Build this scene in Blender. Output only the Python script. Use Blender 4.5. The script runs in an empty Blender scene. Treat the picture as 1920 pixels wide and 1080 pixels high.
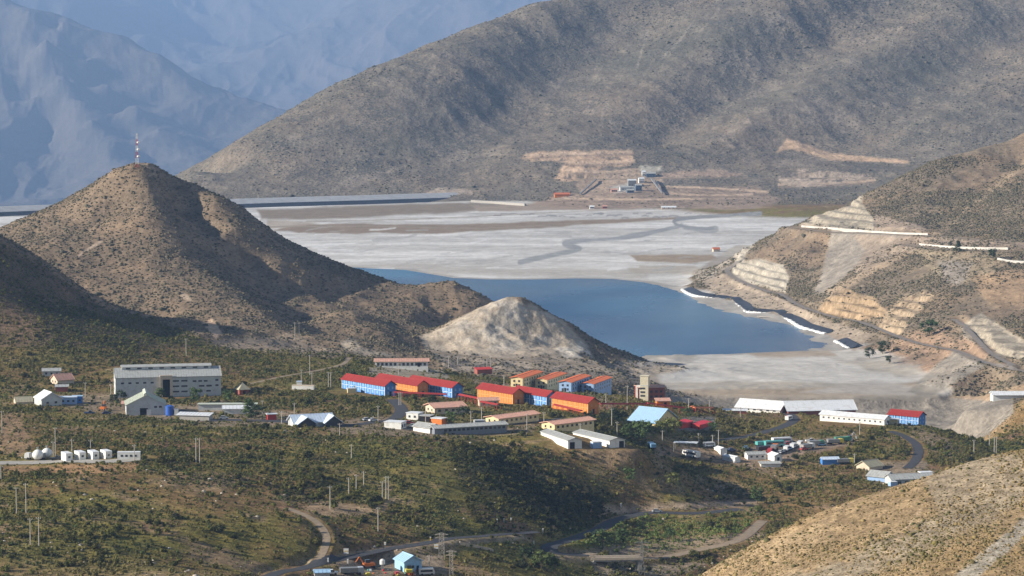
import bpy, math, random, time
import numpy as np
from mathutils import Vector, Matrix
T0 = time.time()
scene = bpy.context.scene
COL = scene.collection
random.seed(7)
RNG = np.random.default_rng(11)

# ---------------------------------------------------------------- camera
F = 4939.0            # focal length in photo pixels (1920 wide)
CAMZ = 200.0          # metres above the lake
YH = 120.0            # photo row of the horizon
PITCH = math.atan((540 - YH) / F)
cd = bpy.data.cameras.new('camera'); cam = bpy.data.objects.new('camera', cd); COL.objects.link(cam)
cam.location = (0, 0, CAMZ)
cam.rotation_euler = (math.pi / 2 - PITCH, 0, 0)
cd.sensor_width = 36.0; cd.lens = 36.0 * F / 1920.0
cd.clip_start = 1.0; cd.clip_end = 60000.0
scene.camera = cam

# ---------------------------------------------------------------- sky, sun, exposure
SUN_EL, SUN_ROT = math.radians(23), math.radians(100)
w = bpy.data.worlds.new('World'); scene.world = w; w.use_nodes = True
nt = w.node_tree
sky = nt.nodes.new('ShaderNodeTexSky'); sky.sky_type = 'NISHITA'; sky.sun_disc = False
sky.sun_elevation = SUN_EL; sky.sun_rotation = SUN_ROT; sky.altitude = 800
bg = nt.nodes['Background']; bg.inputs['Strength'].default_value = 0.050
nt.links.new(sky.outputs[0], bg.inputs['Color'])
ld = bpy.data.lights.new('sun', 'SUN'); ld.energy = 5.0; ld.angle = math.radians(0.5); ld.color = (1.0, 0.915, 0.80)
sun = bpy.data.objects.new('sun', ld); COL.objects.link(sun)
SDIR = Vector((-math.sin(SUN_ROT) * math.cos(SUN_EL), math.cos(SUN_ROT) * math.cos(SUN_EL), math.sin(SUN_EL)))
sun.rotation_euler = SDIR.to_track_quat('Z', 'Y').to_euler()
scene.view_settings.view_transform = 'Standard'; scene.view_settings.look = 'None'
scene.view_settings.exposure = 1.0; scene.view_settings.gamma = 1.0
scene.cycles.volume_bounces = 0; scene.cycles.max_bounces = 4; scene.cycles.diffuse_bounces = 2
scene.cycles.transparent_max_bounces = 4

# ---------------------------------------------------------------- pixel <-> world
CP, SP = math.cos(PITCH), math.sin(PITCH)
def pt(px, py, d):
    """the point seen at photo pixel (px, py) that lies d metres away along Y"""
    u = (px - 960.0) / F; v = (540.0 - py) / F
    dy = CP + v * SP; dz = -SP + v * CP
    t = d / dy
    return (u * t, d, CAMZ + dz * t)
def proj(X, Y, Z):
    zc = Z - CAMZ
    fwd = Y * CP - zc * SP; up = Y * SP + zc * CP
    return 960.0 + F * X / fwd, 540.0 - F * up / fwd
def onplane(px, py, z=0.0):
    v = (540.0 - py) / F
    dy = CP + v * SP; dz = -SP + v * CP
    t = (z - CAMZ) / dz
    return ((px - 960.0) / F * t, dy * t)

# ---------------------------------------------------------------- noise
_T = np.random.default_rng(5).random((512, 512)).astype(np.float32)
def vn(x, y):
    xi = np.floor(x).astype(np.int64); yi = np.floor(y).astype(np.int64)
    fx = (x - xi).astype(np.float32); fy = (y - yi).astype(np.float32)
    fx = fx * fx * (3 - 2 * fx); fy = fy * fy * (3 - 2 * fy)
    x0 = xi & 511; x1 = (xi + 1) & 511; y0 = yi & 511; y1 = (yi + 1) & 511
    a = _T[y0, x0]; b = _T[y0, x1]; c = _T[y1, x0]; d = _T[y1, x1]
    return (a + (b - a) * fx) * (1 - fy) + (c + (d - c) * fx) * fy
def fbm(x, y, wl, octv=4, seed=0.0, gain=0.5):
    s = 0; a = 1.0; tot = 0
    fx = 1.0 / wl
    for o in range(octv):
        c, sn = math.cos(0.6 * o + seed), math.sin(0.6 * o + seed)
        s = s + a * (vn((x * c - y * sn) * fx + 17.3 * o + seed * 3.1, (x * sn + y * c) * fx + 9.1 * o - seed) - 0.5)
        tot += a; a *= gain; fx *= 2.03
    return s / tot * 2.0
def ridged(x, y, wl, octv=4, seed=0.0):
    s = 0; a = 1.0; tot = 0; fx = 1.0 / wl
    for o in range(octv):
        c, sn = math.cos(0.7 * o + seed), math.sin(0.7 * o + seed)
        n = vn((x * c - y * sn) * fx + 7.7 * o + seed * 2.3, (x * sn + y * c) * fx + 3.3 * o + seed)
        s = s + a * (1.0 - np.abs(2 * n - 1)); tot += a; a *= 0.5; fx *= 2.1
    return s / tot
def sstep(a, b, x):
    t = np.clip((x - a) / (b - a), 0, 1); return t * t * (3 - 2 * t)
def poly_sd(x, y, poly):
    """signed distance, positive inside"""
    P = np.asarray(poly, dtype=np.float64); n = len(P)
    d2 = np.full(x.shape, 1e18); ins = np.zeros(x.shape, bool)
    for i in range(n):
        ax, ay = P[i]; bx, by = P[(i + 1) % n]
        ex, ey = bx - ax, by - ay; L = ex * ex + ey * ey + 1e-12
        t = np.clip(((x - ax) * ex + (y - ay) * ey) / L, 0, 1)
        d2 = np.minimum(d2, (x - ax - t * ex) ** 2 + (y - ay - t * ey) ** 2)
        if ay != by:
            ins ^= ((ay > y) != (by > y)) & (x < ex * (y - ay) / (by - ay) + ax)
    d = np.sqrt(d2)
    return np.where(ins, d, -d)
def line_d(x, y, pts):
    P = np.asarray(pts, dtype=np.float64); d2 = np.full(x.shape, 1e18); tt = np.zeros(x.shape)
    for i in range(len(P) - 1):
        ax, ay = P[i][:2]; bx, by = P[i + 1][:2]
        ex, ey = bx - ax, by - ay; L = ex * ex + ey * ey + 1e-12
        t = np.clip(((x - ax) * ex + (y - ay) * ey) / L, 0, 1)
        q = (x - ax - t * ex) ** 2 + (y - ay - t * ey) ** 2
        m = q < d2; d2 = np.where(m, q, d2); tt = np.where(m, i + t, tt)
    return np.sqrt(d2), tt
def catmull(pts, n=8):
    P = [np.array(p, float) for p in pts]
    P = [2 * P[0] - P[1]] + P + [2 * P[-1] - P[-2]]
    out = []
    for i in range(1, len(P) - 2):
        a, b, c, d = P[i - 1:i + 3]
        for k in range(n):
            t = k / n
            out.append(0.5 * (2 * b + (c - a) * t + (2 * a - 5 * b + 4 * c - d) * t * t + (3 * b - a - 3 * c + d) * t ** 3))
    out.append(P[-2]); return np.array(out)

# ---------------------------------------------------------------- terrain: surveyed points and ridge lines
LINES = []      # polylines of (px, py, depth)
def far_d(d):     # the left mountain lies about 17 km off, the ranges behind it 22 to 31 km
    return d if d < 4895 or d > 13000 else (15000 + (d - 4900) * 2.6 if d < 7000 else 22000 + (d - 7200) * 2.2)
def L_(*p): LINES.append([pt(*q) for q in p])
def FL_(*p): LINES.append([pt(a, b, far_d(d)) for a, b, d in p])
def FS_(*p): LINES.extend([[pt(a, b, far_d(d))] for a, b, d in p])
def G_(*p): LINES.extend([[((a - 960.0) / F * d, d, z)] for a, d, z in p])      # spots nobody sees from here: column, depth, height
def S_(*p): LINES.extend([[pt(*q)] for q in p])                                  # single spots

# tan slope in front, lower right
L_((1240, 1130, 645), (1300, 1085, 642), (1420, 1010, 642), (1560, 950, 645), (1700, 905, 648), (1800, 873, 652), (1850, 855, 656), (1920, 850, 662), (2050, 840, 662), (2250, 810, 660))
L_((1400, 1130, 590), (1600, 1080, 585), (1750, 1080, 570), (1920, 1080, 560), (2100, 1080, 560))
L_((1620, 1000, 615), (1780, 960, 615), (1920, 930, 615))
G_((1350, 700, 38), (1560, 715, 42), (1700, 730, 48), (1850, 750, 54), (1920, 770, 58), (1200, 640, 55), (1200, 560, 55), (1500, 840, 14), (1700, 900, 8), (1850, 950, 4), (1920, 1000, 4), (2200, 900, 20), (2300, 1200, 10), (2400, 600, 110))
G_((960, 300, 60), (400, 300, 70), (1500, 300, 75), (2200, 300, 90), (-400, 300, 60), (600, 550, 25), (1000, 600, 20), (0, 550, 40), (-500, 600, 50), (1100, 780, 22))
# valley floor
S_((1200, 1060, 977), (1040, 1020, 1015), (1300, 1000, 1044), (1200, 960, 1090), (1400, 950, 1110), (1330, 920, 1145), (1250, 880, 1168), (1450, 900, 1170), (1400, 1000, 1030), (1100, 1070, 940), (1500, 940, 1110), (1560, 915, 1140))
# yard terrace and white hall
S_((1300, 845, 1210), (1430, 860, 1205), (1500, 835, 1235), (1650, 880, 1190), (1600, 830, 1240), (1715, 850, 1220), (1500, 772, 1360), (1380, 772, 1350), (1620, 795, 1310), (1730, 795, 1320), (1400, 800, 1300), (1440, 785, 1330), (1560, 800, 1300))
S_((1800, 818, 1290), (1865, 848, 1270), (1760, 860, 1215), (1800, 870, 1200))
G_((1780, 1420, -14), (1850, 1420, -8), (1500, 1440, -6), (1650, 1430, -10), (1300, 1500, -2), (2000, 1320, 8))
L_((1240, 737, 1600), (1400, 742, 1590), (1600, 745, 1585), (1750, 742, 1590), (1850, 742, 1590))
S_((1500, 800, 1535), (1700, 822, 1513), (1800, 850, 1480), (1880, 840, 1335), (1920, 800, 1390), (1350, 790, 1545), (1850, 790, 1530))
# village plateau
S_((0, 652, 1395), (200, 653, 1398), (300, 653, 1425), (400, 655, 1445), (500, 662, 1445), (600, 690, 1400), (-200, 652, 1395), (-200, 760, 1230), (-400, 700, 1300),
   (210, 745, 1270), (420, 745, 1270), (300, 778, 1200), (60, 765, 1220), (600, 797, 1150), (480, 790, 1160), (700, 762, 1220), (0, 745, 1260), (320, 700, 1350), (100, 700, 1350),
   (640, 732, 1290), (735, 743, 1270), (865, 747, 1270), (900, 750, 1270), (1040, 764, 1240), (1120, 777, 1210), (800, 747, 1268), (560, 725, 1300),
   (960, 724, 1370), (1100, 737, 1350), (1200, 747, 1340), (750, 686, 1450), (820, 715, 1360), (890, 720, 1370), (1250, 777, 1270), (1330, 765, 1330), (1320, 800, 1260), (1200, 797, 1230), (1060, 806, 1160), (960, 812, 1140), (780, 813, 1130),
   (1030, 838, 1110), (1180, 840, 1120), (1290, 765, 1330))
# edge of the plateau and gully
S_((1000, 852, 1092), (1150, 852, 1108), (1250, 847, 1150), (1050, 880, 1092), (1150, 900, 1100), (1100, 940, 1084), (1200, 920, 1098), (1350, 885, 1175))
L_((820, 842, 1070), (880, 885, 1032), (920, 925, 1012), (960, 960, 992), (1000, 990, 975))
L_((910, 842, 1116), (990, 895, 1088), (1050, 945, 1058), (1110, 985, 1034))
L_((890, 850, 1082), (945, 905, 1040), (1005, 950, 1018), (1060, 988, 1005))
S_((870, 820, 1120),)
# foreground brush
S_((0, 800, 1100), (0, 870, 1000), (250, 862, 1000), (100, 950, 900), (300, 1000, 860), (0, 1080, 800), (400, 1080, 800), (550, 950, 930), (650, 900, 990), (700, 850, 1050), (450, 850, 1040), (250, 900, 950), (-200, 900, 950), (-200, 1080, 780),
   (520, 1078, 850), (640, 1047, 880), (750, 1030, 900), (860, 1010, 925), (740, 1068, 880), (900, 1070, 885), (1000, 1075, 905), (970, 1005, 960), (560, 1040, 870), (660, 1000, 905), (780, 980, 945), (450, 1000, 880), (600, 985, 905), (850, 960, 970))
L_((560, 962, 920), (602, 1000, 895), (600, 1045, 872))
G_((500, 700, 28), (700, 720, 22), (900, 740, 20), (200, 650, 36))
# dark hill at the left
L_((-300, 300, 1540), (-150, 380, 1530), (0, 450, 1525), (100, 502, 1540), (200, 574, 1560), (300, 599, 1545), (370, 622, 1500), (412, 646, 1482))
L_((-110, 440, 1490), (-45, 505, 1455), (5, 560, 1430), (90, 610, 1412), (200, 646, 1403))
S_((70, 580, 1452), (0, 625, 1408), (100, 636, 1402), (200, 600, 1470), (240, 617, 1478), (300, 630, 1480), (140, 565, 1515), (60, 515, 1510), (-200, 520, 1470), (-200, 620, 1430))
G_((0, 1690, 55), (150, 1670, 44), (300, 1640, 38), (400, 1590, 35), (-200, 1720, 62))
# cone hill
L_((262, 303, 1900), (225, 320, 1902), (180, 345, 1900), (110, 388, 1890), (0, 433, 1880), (-150, 480, 1850))
L_((262, 303, 1900), (285, 307, 1905), (330, 325, 1902), (400, 362, 1885), (470, 407, 1878), (540, 457, 1885), (600, 480, 1900), (640, 496, 1925), (690, 514, 1920), (740, 530, 1905), (780, 537, 1885), (830, 529, 1880), (860, 532, 1880), (900, 549, 1870), (930, 572, 1860), (960, 600, 1845))
L_((262, 303, 1900), (278, 330, 1866), (290, 380, 1828), (315, 440, 1784), (360, 490, 1748), (420, 525, 1710), (490, 570, 1668))
L_((318, 345, 1898), (345, 410, 1872), (395, 465, 1848), (470, 522, 1820), (545, 550, 1800))
S_((400, 390, 1858), (430, 420, 1836), (470, 455, 1822), (520, 492, 1815), (570, 508, 1825), (620, 520, 1845), (150, 430, 1840), (60, 460, 1800), (220, 400, 1850), (100, 490, 1745), (200, 505, 1740), (280, 540, 1700), (350, 592, 1615), (420, 615, 1575), (330, 560, 1660))
L_((440, 545, 1700), (500, 585, 1640), (545, 622, 1590), (560, 650, 1550))
L_((505, 560, 1755), (565, 600, 1712), (605, 640, 1635))
L_((560, 545, 1790), (610, 562, 1745), (690, 605, 1668), (760, 645, 1618), (800, 668, 1600))
L_((625, 562, 1815), (695, 592, 1782), (765, 630, 1738), (830, 662, 1660))
S_((560, 625, 1612), (650, 642, 1580), (710, 662, 1550), (600, 660, 1500), (720, 560, 1840), (800, 590, 1800), (760, 606, 1765), (840, 565, 1845), (880, 590, 1820))
G_((262, 2000, 90), (300, 2080, 10), (100, 2080, 20), (-100, 2080, 30), (500, 2080, 8), (600, 2060, -3), (700, 2030, -5), (800, 1990, -6), (900, 1950, -6), (960, 1900, -6), (400, 2120, -5), (0, 2200, -5), (-400, 2000, 30))
# pale rock hill
L_((785, 632, 1680), (820, 618, 1690), (860, 600, 1702), (900, 578, 1712), (925, 563, 1718), (945, 557, 1722), (970, 562, 1724), (1000, 578, 1730), (1060, 606, 1740), (1120, 640, 1752), (1150, 660, 1760), (1176, 679, 1768), (1190, 690, 1775))
S_((800, 658, 1640), (900, 666, 1632), (1000, 674, 1622), (1100, 682, 1640), (950, 620, 1682), (890, 620, 1682), (1020, 630, 1690), (1080, 655, 1690), (900, 692, 1560), (1000, 692, 1560), (1100, 702, 1530), (1180, 705, 1560), (1240, 722, 1600), (1060, 690, 1590), (1150, 690, 1650))
L_((1190, 690, 1700), (1230, 686, 1710), (1275, 690, 1705))
S_((850, 702, 1500), (800, 692, 1520), (700, 672, 1500))
G_((945, 1800, -3), (1050, 1800, -5), (1150, 1830, -6), (850, 1800, 2), (1250, 1780, 0.2), (1235, 1740, 1))
# lake bed and flats
G_((1100, 2000, -10), (1250, 2000, -10), (1350, 2000, -10), (1400, 1850, -6), (1000, 2300, -10), (800, 2500, -6), (1250, 2300, -8), (1400, 1750, -2), (1600, 1720, -2), (1500, 1650, -2), (1350, 1650, -2), (1750, 1640, -2))
G_((700, 2800, -3), (1000, 2800, -3), (1300, 2700, -3), (500, 3100, -3), (800, 3200, -3), (1100, 3200, -3), (1350, 3000, -3), (300, 3000, -3), (600, 3500, -2), (900, 3500, -2), (1200, 3500, -1), (1400, 3350, -1), (0, 2800, -3), (0, 3400, -3), (-300, 2500, 0), (-400, 3200, 0))
# right bank of the lake
L_((1310, 520, 2450), (1280, 545, 2324), (1330, 560, 2245), (1400, 585, 2124), (1440, 590, 2101), (1490, 605, 2037), (1540, 627, 1952), (1600, 657, 1840))
L_((1400, 478, 2500), (1375, 497, 2420), (1362, 511, 2365), (1385, 527, 2300), (1440, 546, 2210), (1475, 556, 2150), (1520, 580, 2060), (1600, 602, 1950), (1660, 620, 1880), (1700, 640, 1830))
S_((1385, 487, 2392), (1405, 470, 2392), (1470, 522, 2242), (1480, 482, 2300), (1440, 500, 2290))
L_((1395, 470, 2440), (1430, 452, 2430), (1500, 426, 2400), (1600, 434, 2300), (1740, 441, 2200), (1800, 445, 2180))
L_((1720, 461, 2130), (1800, 464, 2090), (1890, 468, 2060))
L_((1868, 488, 2000), (1920, 494, 1980), (2000, 498, 1960))
S_((1540, 545, 2125), (1540, 470, 2310), (1560, 492, 2250), (1620, 470, 2230), (1690, 472, 2150), (1640, 500, 2115), (1600, 531, 2080), (1560, 560, 2030), (1640, 590, 1935), (1700, 590, 1905), (1700, 530, 2015), (1800, 530, 1950), (1800, 600, 1822), (1900, 580, 1850), (1900, 650, 1660), (1750, 642, 1790), (1650, 662, 1806), (1800, 700, 1600), (1900, 702, 1560), (1740, 722, 1625), (1850, 737, 1495), (1920, 742, 1450), (2100, 700, 1450), (2100, 550, 1850), (2200, 450, 2000), (1690, 700, 1690), (1860, 690, 1600))
L_((1590, 388, 2485), (1620, 361, 2500), (1700, 326, 2500), (1760, 300, 2520), (1840, 276, 2550), (1920, 250, 2580), (2100, 200, 2600), (2300, 150, 2600))
L_((1750, 440, 2215), (1800, 400, 2320), (1870, 345, 2440), (1920, 310, 2510))
S_((1620, 412, 2380), (1570, 416, 2405), (1700, 400, 2365), (1830, 410, 2270), (1920, 400, 2250), (1900, 430, 2170), (1520, 412, 2470), (1500, 425, 2440))
G_((1480, 2600, 3), (1500, 2800, 0), (1600, 2750, 10), (1700, 2900, 8), (1920, 3000, 12), (1440, 2650, -1), (2300, 2900, 60), (2300, 3300, 20))
# far side of the flats
S_((1480, 392, 3450), (1000, 376, 3790), (1100, 386, 3640), (1300, 384, 3650), (1420, 384, 3580), (1000, 362, 3850), (1180, 360, 3800), (1640, 336, 3900), (1480, 320, 3980), (1700, 302, 4000), (1450, 272, 4150), (1000, 290, 4050), (1180, 286, 4050), (800, 356, 3900), (850, 330, 3985), (700, 371, 3880), (500, 377, 3870), (470, 377, 3870), (600, 372, 3880))
L_((1060, 345, 3900), (1150, 337, 3920), (1240, 335, 3930), (1400, 335, 3930), (1640, 334, 3910))
G_((1300, 3860, 20), (1550, 3750, 8), (1700, 3700, 14), (1900, 3700, 30), (1600, 3400, 4), (1800, 3300, 8))
# mid mountain
L_((330, 345, 3960), (370, 322, 4020), (430, 282, 4100), (500, 238, 4200), (600, 180, 4320), (700, 130, 4420), (800, 90, 4520), (900, 50, 4620), (1010, 15, 4720), (1200, -50, 4900), (1500, -140, 5150), (1800, -180, 5300), (2200, -200, 5300))
L_((960, 290, 4060), (1050, 260, 4150), (1150, 230, 4240), (1280, 130, 4440), (1400, 60, 4580), (1500, 0, 4720), (1600, -80, 4900))
L_((850, 295, 4084), (950, 220, 4310), (1080, 130, 4525), (1150, 60, 4685), (1300, -10, 4840))
L_((640, 330, 3985), (760, 230, 4170), (860, 140, 4380), (960, 60, 4600))
L_((1240, 275, 4186), (1400, 180, 4405), (1560, 80, 4622), (1700, 0, 4800))
L_((1330, 272, 4110), (1500, 180, 4330), (1650, 100, 4500), (1800, 20, 4680), (1900, -60, 4850))
L_((1560, 290, 4122), (1700, 200, 4330), (1850, 110, 4525), (1950, 50, 4650))
L_((1700, 265, 4130), (1800, 200, 4270), (1920, 130, 4400), (2050, 50, 4550))
S_((560, 300, 4030), (700, 290, 4050), (520, 340, 3950), (2200, 100, 4500), (2300, 250, 4100))
G_((1010, 5200, 230), (600, 4850, 40), (370, 4500, -40), (1500, 5700, 300), (2300, 5900, 300), (200, 4400, -60), (800, 5100, 100), (0, 5500, -140), (300, 5500, -140), (-300, 5500, -140), (0, 7500, -250), (300, 7500, -250), (-300, 7500, -240), (0, 9500, -345), (350, 9500, -345), (-300, 9500, -330), (0, 12000, -470), (350, 12000, -470), (-300, 12000, -460), (0, 14200, -590), (350, 14200, -590), (-300, 14200, -580), (900, 7500, -100), (1500, 8000, 100), (900, 13000, -300), (2200, 9000, 200))
# valley beyond the left dam, left mountain
G_((0, 3650, -12), (200, 3720, -16), (0, 3900, -40), (250, 3950, -45), (380, 4050, -40), (-300, 3650, -10), (-300, 4000, -40))
FL_((-300, -160, 6350), (-150, -80, 6300), (30, 0, 6200), (100, 20, 6170), (230, 80, 6110), (330, 120, 6040), (420, 175, 5950), (470, 195, 5900), (515, 210, 5860), (600, 300, 5700))
FS_((100, 382, 5000), (300, 352, 5000), (360, 332, 5200), (200, 385, 4900), (0, 385, 4900), (-200, 380, 4900))
FL_((60, 18, 6080), (85, 70, 5900), (110, 130, 5740), (170, 220, 5520), (235, 315, 5240))
FL_((-100, 40, 6050), (0, 130, 5800), (45, 250, 5500), (60, 340, 5200))
FL_((120, 35, 6080), (200, 150, 5780), (300, 255, 5520), (400, 345, 5250))
FL_((300, 110, 6040), (370, 200, 5800), (430, 275, 5640), (455, 290, 5620))
FL_((110, 60, 6090), (150, 130, 5950), (215, 240, 5710), (270, 320, 5400))
FL_((240, 120, 6030), (310, 200, 5880), (380, 265, 5720), (430, 305, 5580))
FL_((0, 60, 6040), (40, 130, 5900), (90, 250, 5600), (130, 340, 5250))
G_((0, 20500, 250), (200, 20300, -150), (400, 19800, -450), (500, 19500, -550), (600, 19500, -650), (600, 21000, -600), (400, 21200, -500), (-300, 21200, 500))
# far ranges
FL_((-200, -120, 9200), (60, -20, 9000), (150, 15, 9000), (280, 60, 8900), (350, 95, 8850), (400, 120, 8800))
FS_((100, 60, 8600), (250, 100, 8400), (380, 150, 8000), (430, 135, 8500), (460, 170, 7900))
FL_((440, 130, 8250), (490, 100, 8400), (540, 72, 8600), (650, 42, 8850), (750, 5, 9000), (870, -45, 9300), (1000, -80, 9500), (1400, -120, 9800))
FL_((520, 205, 7450), (620, 150, 7800), (700, 100, 8050), (760, 60, 8250), (880, 25, 8500), (960, -10, 8700))
FL_((560, 140, 8100), (640, 95, 8350), (740, 45, 8650))
FL_((-300, -200, 11200), (100, -130, 11200), (400, -80, 11000), (800, -150, 11000), (1300, -200, 11200))
FL_((300, 10, 10300), (380, 60, 9800), (420, 100, 9500))
FL_((500, 0, 10300), (470, 60, 9800), (435, 105, 9500))
G_((700, 21500, -450), (1200, 21500, 100), (2000, 23000, 500), (2200, 28000, 1000), (-600, 33000, 1300), (2300, 35500, 1300), (-600, 35500, 1400), (900, 35500, 1500))

def _dens():
    out = []
    for ln in LINES:
        if len(ln) == 1: out.append(ln[0]); continue
        for a, b in zip(ln[:-1], ln[1:]):
            a = np.array(a); b = np.array(b)
            step = 0.018 * a[1]
            n = max(1, int(np.hypot(*(b - a)[:2]) / step))
            for k in range(n): out.append(tuple(a + (b - a) * k / n))
        out.append(ln[-1])
    return np.array(out)
CPTS = _dens()
def _rbf_fit():
    P = CPTS[:, :2] / 1000.0; z = CPTS[:, 2]; n = len(P)
    c2 = np.full(n, 0.006 ** 2)
    r = np.sqrt(((P[:, None] - P[None]) ** 2).sum(2) + c2[None, :])
    A = np.zeros((n + 3, n + 3)); A[:n, :n] = r - np.eye(n) * 0.004
    A[:n, n] = 1; A[:n, n + 1:] = P; A[n, :n] = 1; A[n + 1:, :n] = P.T
    sol = np.linalg.lstsq(A, np.concatenate([z, [0, 0, 0]]), rcond=None)[0]
    return P, c2, sol
_RP, _RC, _RW = _rbf_fit()
def rbf(X, Y):
    X = np.asarray(X, float).ravel() / 1000.0; Y = np.asarray(Y, float).ravel() / 1000.0
    out = np.empty(len(X)); n = len(_RP)
    for s in range(0, len(X), 4000):
        x = X[s:s + 4000]; y = Y[s:s + 4000]
        r = np.sqrt((x[:, None] - _RP[None, :, 0]) ** 2 + (y[:, None] - _RP[None, :, 1]) ** 2 + _RC[None, :])
        out[s:s + 4000] = r @ _RW[:n] + _RW[n] + x * _RW[n + 1] + y * _RW[n + 2]
    return out

# ---------------------------------------------------------------- terrain mesh: one sheet, finer where it stands steep
def _rows():
    spans = [(250, 700, .0030), (700, 1460, .0022), (1460, 2620, .00125), (2620, 3560, .0035), (3560, 5000, .0018), (5000, 14500, .007), (14500, 19200, .0016), (19200, 22000, .01), (22000, 30000, .0021), (30000, 36000, .012)]
    ys = []
    for a, b, s in spans:
        n = int(math.log(b / a) / s); ys += list(a * np.exp(np.arange(n) * math.log(b / a) / n))
    return np.array(ys + [36000.0])
ROWS = _rows()
_c = [-0.45]
while _c[-1] < 0.45:
    a = abs(_c[-1]); _c.append(_c[-1] + (0.00042 if a < 0.202 else 0.00042 * (1 + (a - 0.202) * 60)))
COLS = np.array(_c)
NR, NC = len(ROWS), len(COLS)
# coarse solve, then bilinear
ci = np.unique(np.concatenate([np.arange(0, NC, 5), [NC - 1]])); ri = np.unique(np.concatenate([np.arange(0, NR, 4), [NR - 1]]))
_gy, _gu = np.meshgrid(ROWS[ri], COLS[ci], indexing='ij')
_gz = rbf(_gu * _gy, _gy).reshape(_gy.shape)
def _up(gz):
    t = np.empty((len(ri), NC)); 
    for k in range(len(ri)): t[k] = np.interp(COLS, COLS[ci], gz[k])
    o = np.empty((NR, NC))
    k = np.clip(np.searchsorted(ri, np.arange(NR), side='right') - 1, 0, len(ri) - 2)
    f = ((np.arange(NR) - ri[k]) / (ri[k + 1] - ri[k]))[:, None]
    return t[k] * (1 - f) + t[k + 1] * f
HZ = _up(_gz)
GY, GU = np.meshgrid(ROWS, COLS, indexing='ij'); GX = GU * GY
print('terrain solved', NR, NC, len(CPTS), round(time.time() - T0, 1))

LAKE_PX = [(560, 498), (640, 500), (690, 503), (760, 506), (850, 521), (920, 524), (1000, 524), (1080, 522), (1150, 523), (1205, 529), (1225, 533), (1255, 538), (1279, 545), (1300, 556), (1329, 561), (1352, 564), (1372, 569), (1386, 577), (1399, 587), (1425, 589.5), (1448, 592), (1464, 597.5), (1482, 604), (1498, 614), (1522, 622), (1548, 629), (1566, 642), (1592, 657), (1540, 657), (1470, 659), (1400, 662), (1330, 666), (1270, 669), (1215, 672), (1180, 672), (1100, 655), (900, 600), (760, 560), (640, 520)]
LAKE = [onplane(*p) for p in LAKE_PX]
FLAT_PX = [(1120, 740), (1250, 739), (1400, 743), (1600, 746), (1760, 744), (1900, 700), (1900, 600), (2100, 480), (2100, 400), (1650, 388), (1450, 383), (1000, 381), (700, 381), (450, 388), (60, 404), (-500, 410), (-500, 520), (300, 620), (800, 660), (1000, 690)]
FLAT = [onplane(*p) for p in FLAT_PX]
def flats(x, y, z):
    m = (y > 1500) & (y < 3900)
    xs, ys, zs = x[m], y[m], z[m]
    sl = poly_sd(xs, ys, LAKE); sf = poly_sd(xs, ys, FLAT)
    zf = np.clip(-sl * 0.012, -5.0, 1.0) + 0.25 * sstep(5, 80, -sl) * fbm(xs, ys, 90, 3, 2.0)
    e = 3.0
    hi = np.where(zs > zf + e, zs, np.where(zs < zf - e, zf, zf + (zs - zf + e) ** 2 / (4 * e)))
    w_ = sstep(-6, 2, sf)
    zn = zs * (1 - w_) + hi * w_
    fl = w_ * (1 - sstep(1.0, 3.5, zs - zf))
    out = z.copy(); out[m] = zn
    fm = np.zeros(z.shape); fm[m] = fl
    sd = np.full(z.shape, -999.0); sd[m] = sl
    return out, fm, sd
# relief
VILL = [pt(*q)[:2] for q in [(-250, 660, 1440), (600, 660, 1440), (760, 660, 1520), (1250, 700, 1500), (1760, 745, 1400), (1760, 860, 1190), (1250, 880, 1160), (1000, 830, 1100), (600, 810, 1120), (-250, 790, 1130)]]
x, y = GX.ravel(), GY.ravel()
sv = np.full(x.shape, -500.0); _m = (y > 1000) & (y < 1650); sv[_m] = poly_sd(x[_m], y[_m], VILL)
vill = sstep(-25, 15, sv)
d_ = y
near = 1 - sstep(1430, 1520, d_)
hillm = sstep(1430, 1520, d_) * (1 - sstep(2900, 3300, d_))
far = sstep(3500, 4050, d_)
left_far = sstep(9000, 14500, d_)
tan = (1 - sstep(780, 840, d_))
n1 = fbm(x, y, 42, 4, 1.0)
rel = near * (1 - tan) * (1 - 0.8 * vill) * (n1 * 2.2 + fbm(x, y, 9, 2, 4.0) * 0.5)
rel += tan * (n1 * 0.8 + fbm(x, y, 6, 3, 2.2) * 0.25)
rel += hillm * (ridged(x + 20 * n1, y * 0.8, 75, 4, 0.4) * 9 - 5.2 + fbm(x, y, 24, 3, 3.0) * 1.2) * 0.95
wx, wy = x + fbm(x, y, 700, 3, 6.0) * 110, y + fbm(x, y, 700, 3, 8.0) * 110
# the mid mountain's gullies run down towards the lake, across its spurs
ang = math.radians(-32)
rx, ry = wx * math.cos(ang) - wy * math.sin(ang), wx * math.sin(ang) + wy * math.cos(ang)
mm = far * (1 - left_far) + far * left_far
rel += far * (ridged(rx, ry * 0.38, 330, 5, 1.3) * 29 - 17.5 + ridged(wx, wy, 90, 3, 2.0) * 6 - 3.4) * (0.35 + 0.65 * sstep(3800, 4300, d_))
rel += sstep(21000, 23000, d_) * (ridged(x + fbm(x, y, 3500, 3, 2.0) * 600, y * .4, 2300, 5, 1.1) * 620 - 365)
rel += left_far * (1 - sstep(21000, 23000, d_)) * (ridged(x + fbm(x, y, 2200, 3, 6.0) * 400, y * .38, 1000, 5, 3.1) * 190 - 112)
pale = np.exp(-(((x + 5) / 62) ** 2 + ((y - 1690) / 60) ** 2))
rel += pale * ((ridged(x, y, 26, 4, 2.2) - .58) * 4 + fbm(x, y, 9, 3, 1.2) * 1.4)
z = HZ.ravel() + rel
z, FLATM, LSD = flats(x, y, z)
# near dam face and the flats keep smooth
HZ = z.reshape(NR, NC); FLATM = FLATM.reshape(NR, NC); LSD = LSD.reshape(NR, NC); VILLM = vill.reshape(NR, NC)

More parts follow.
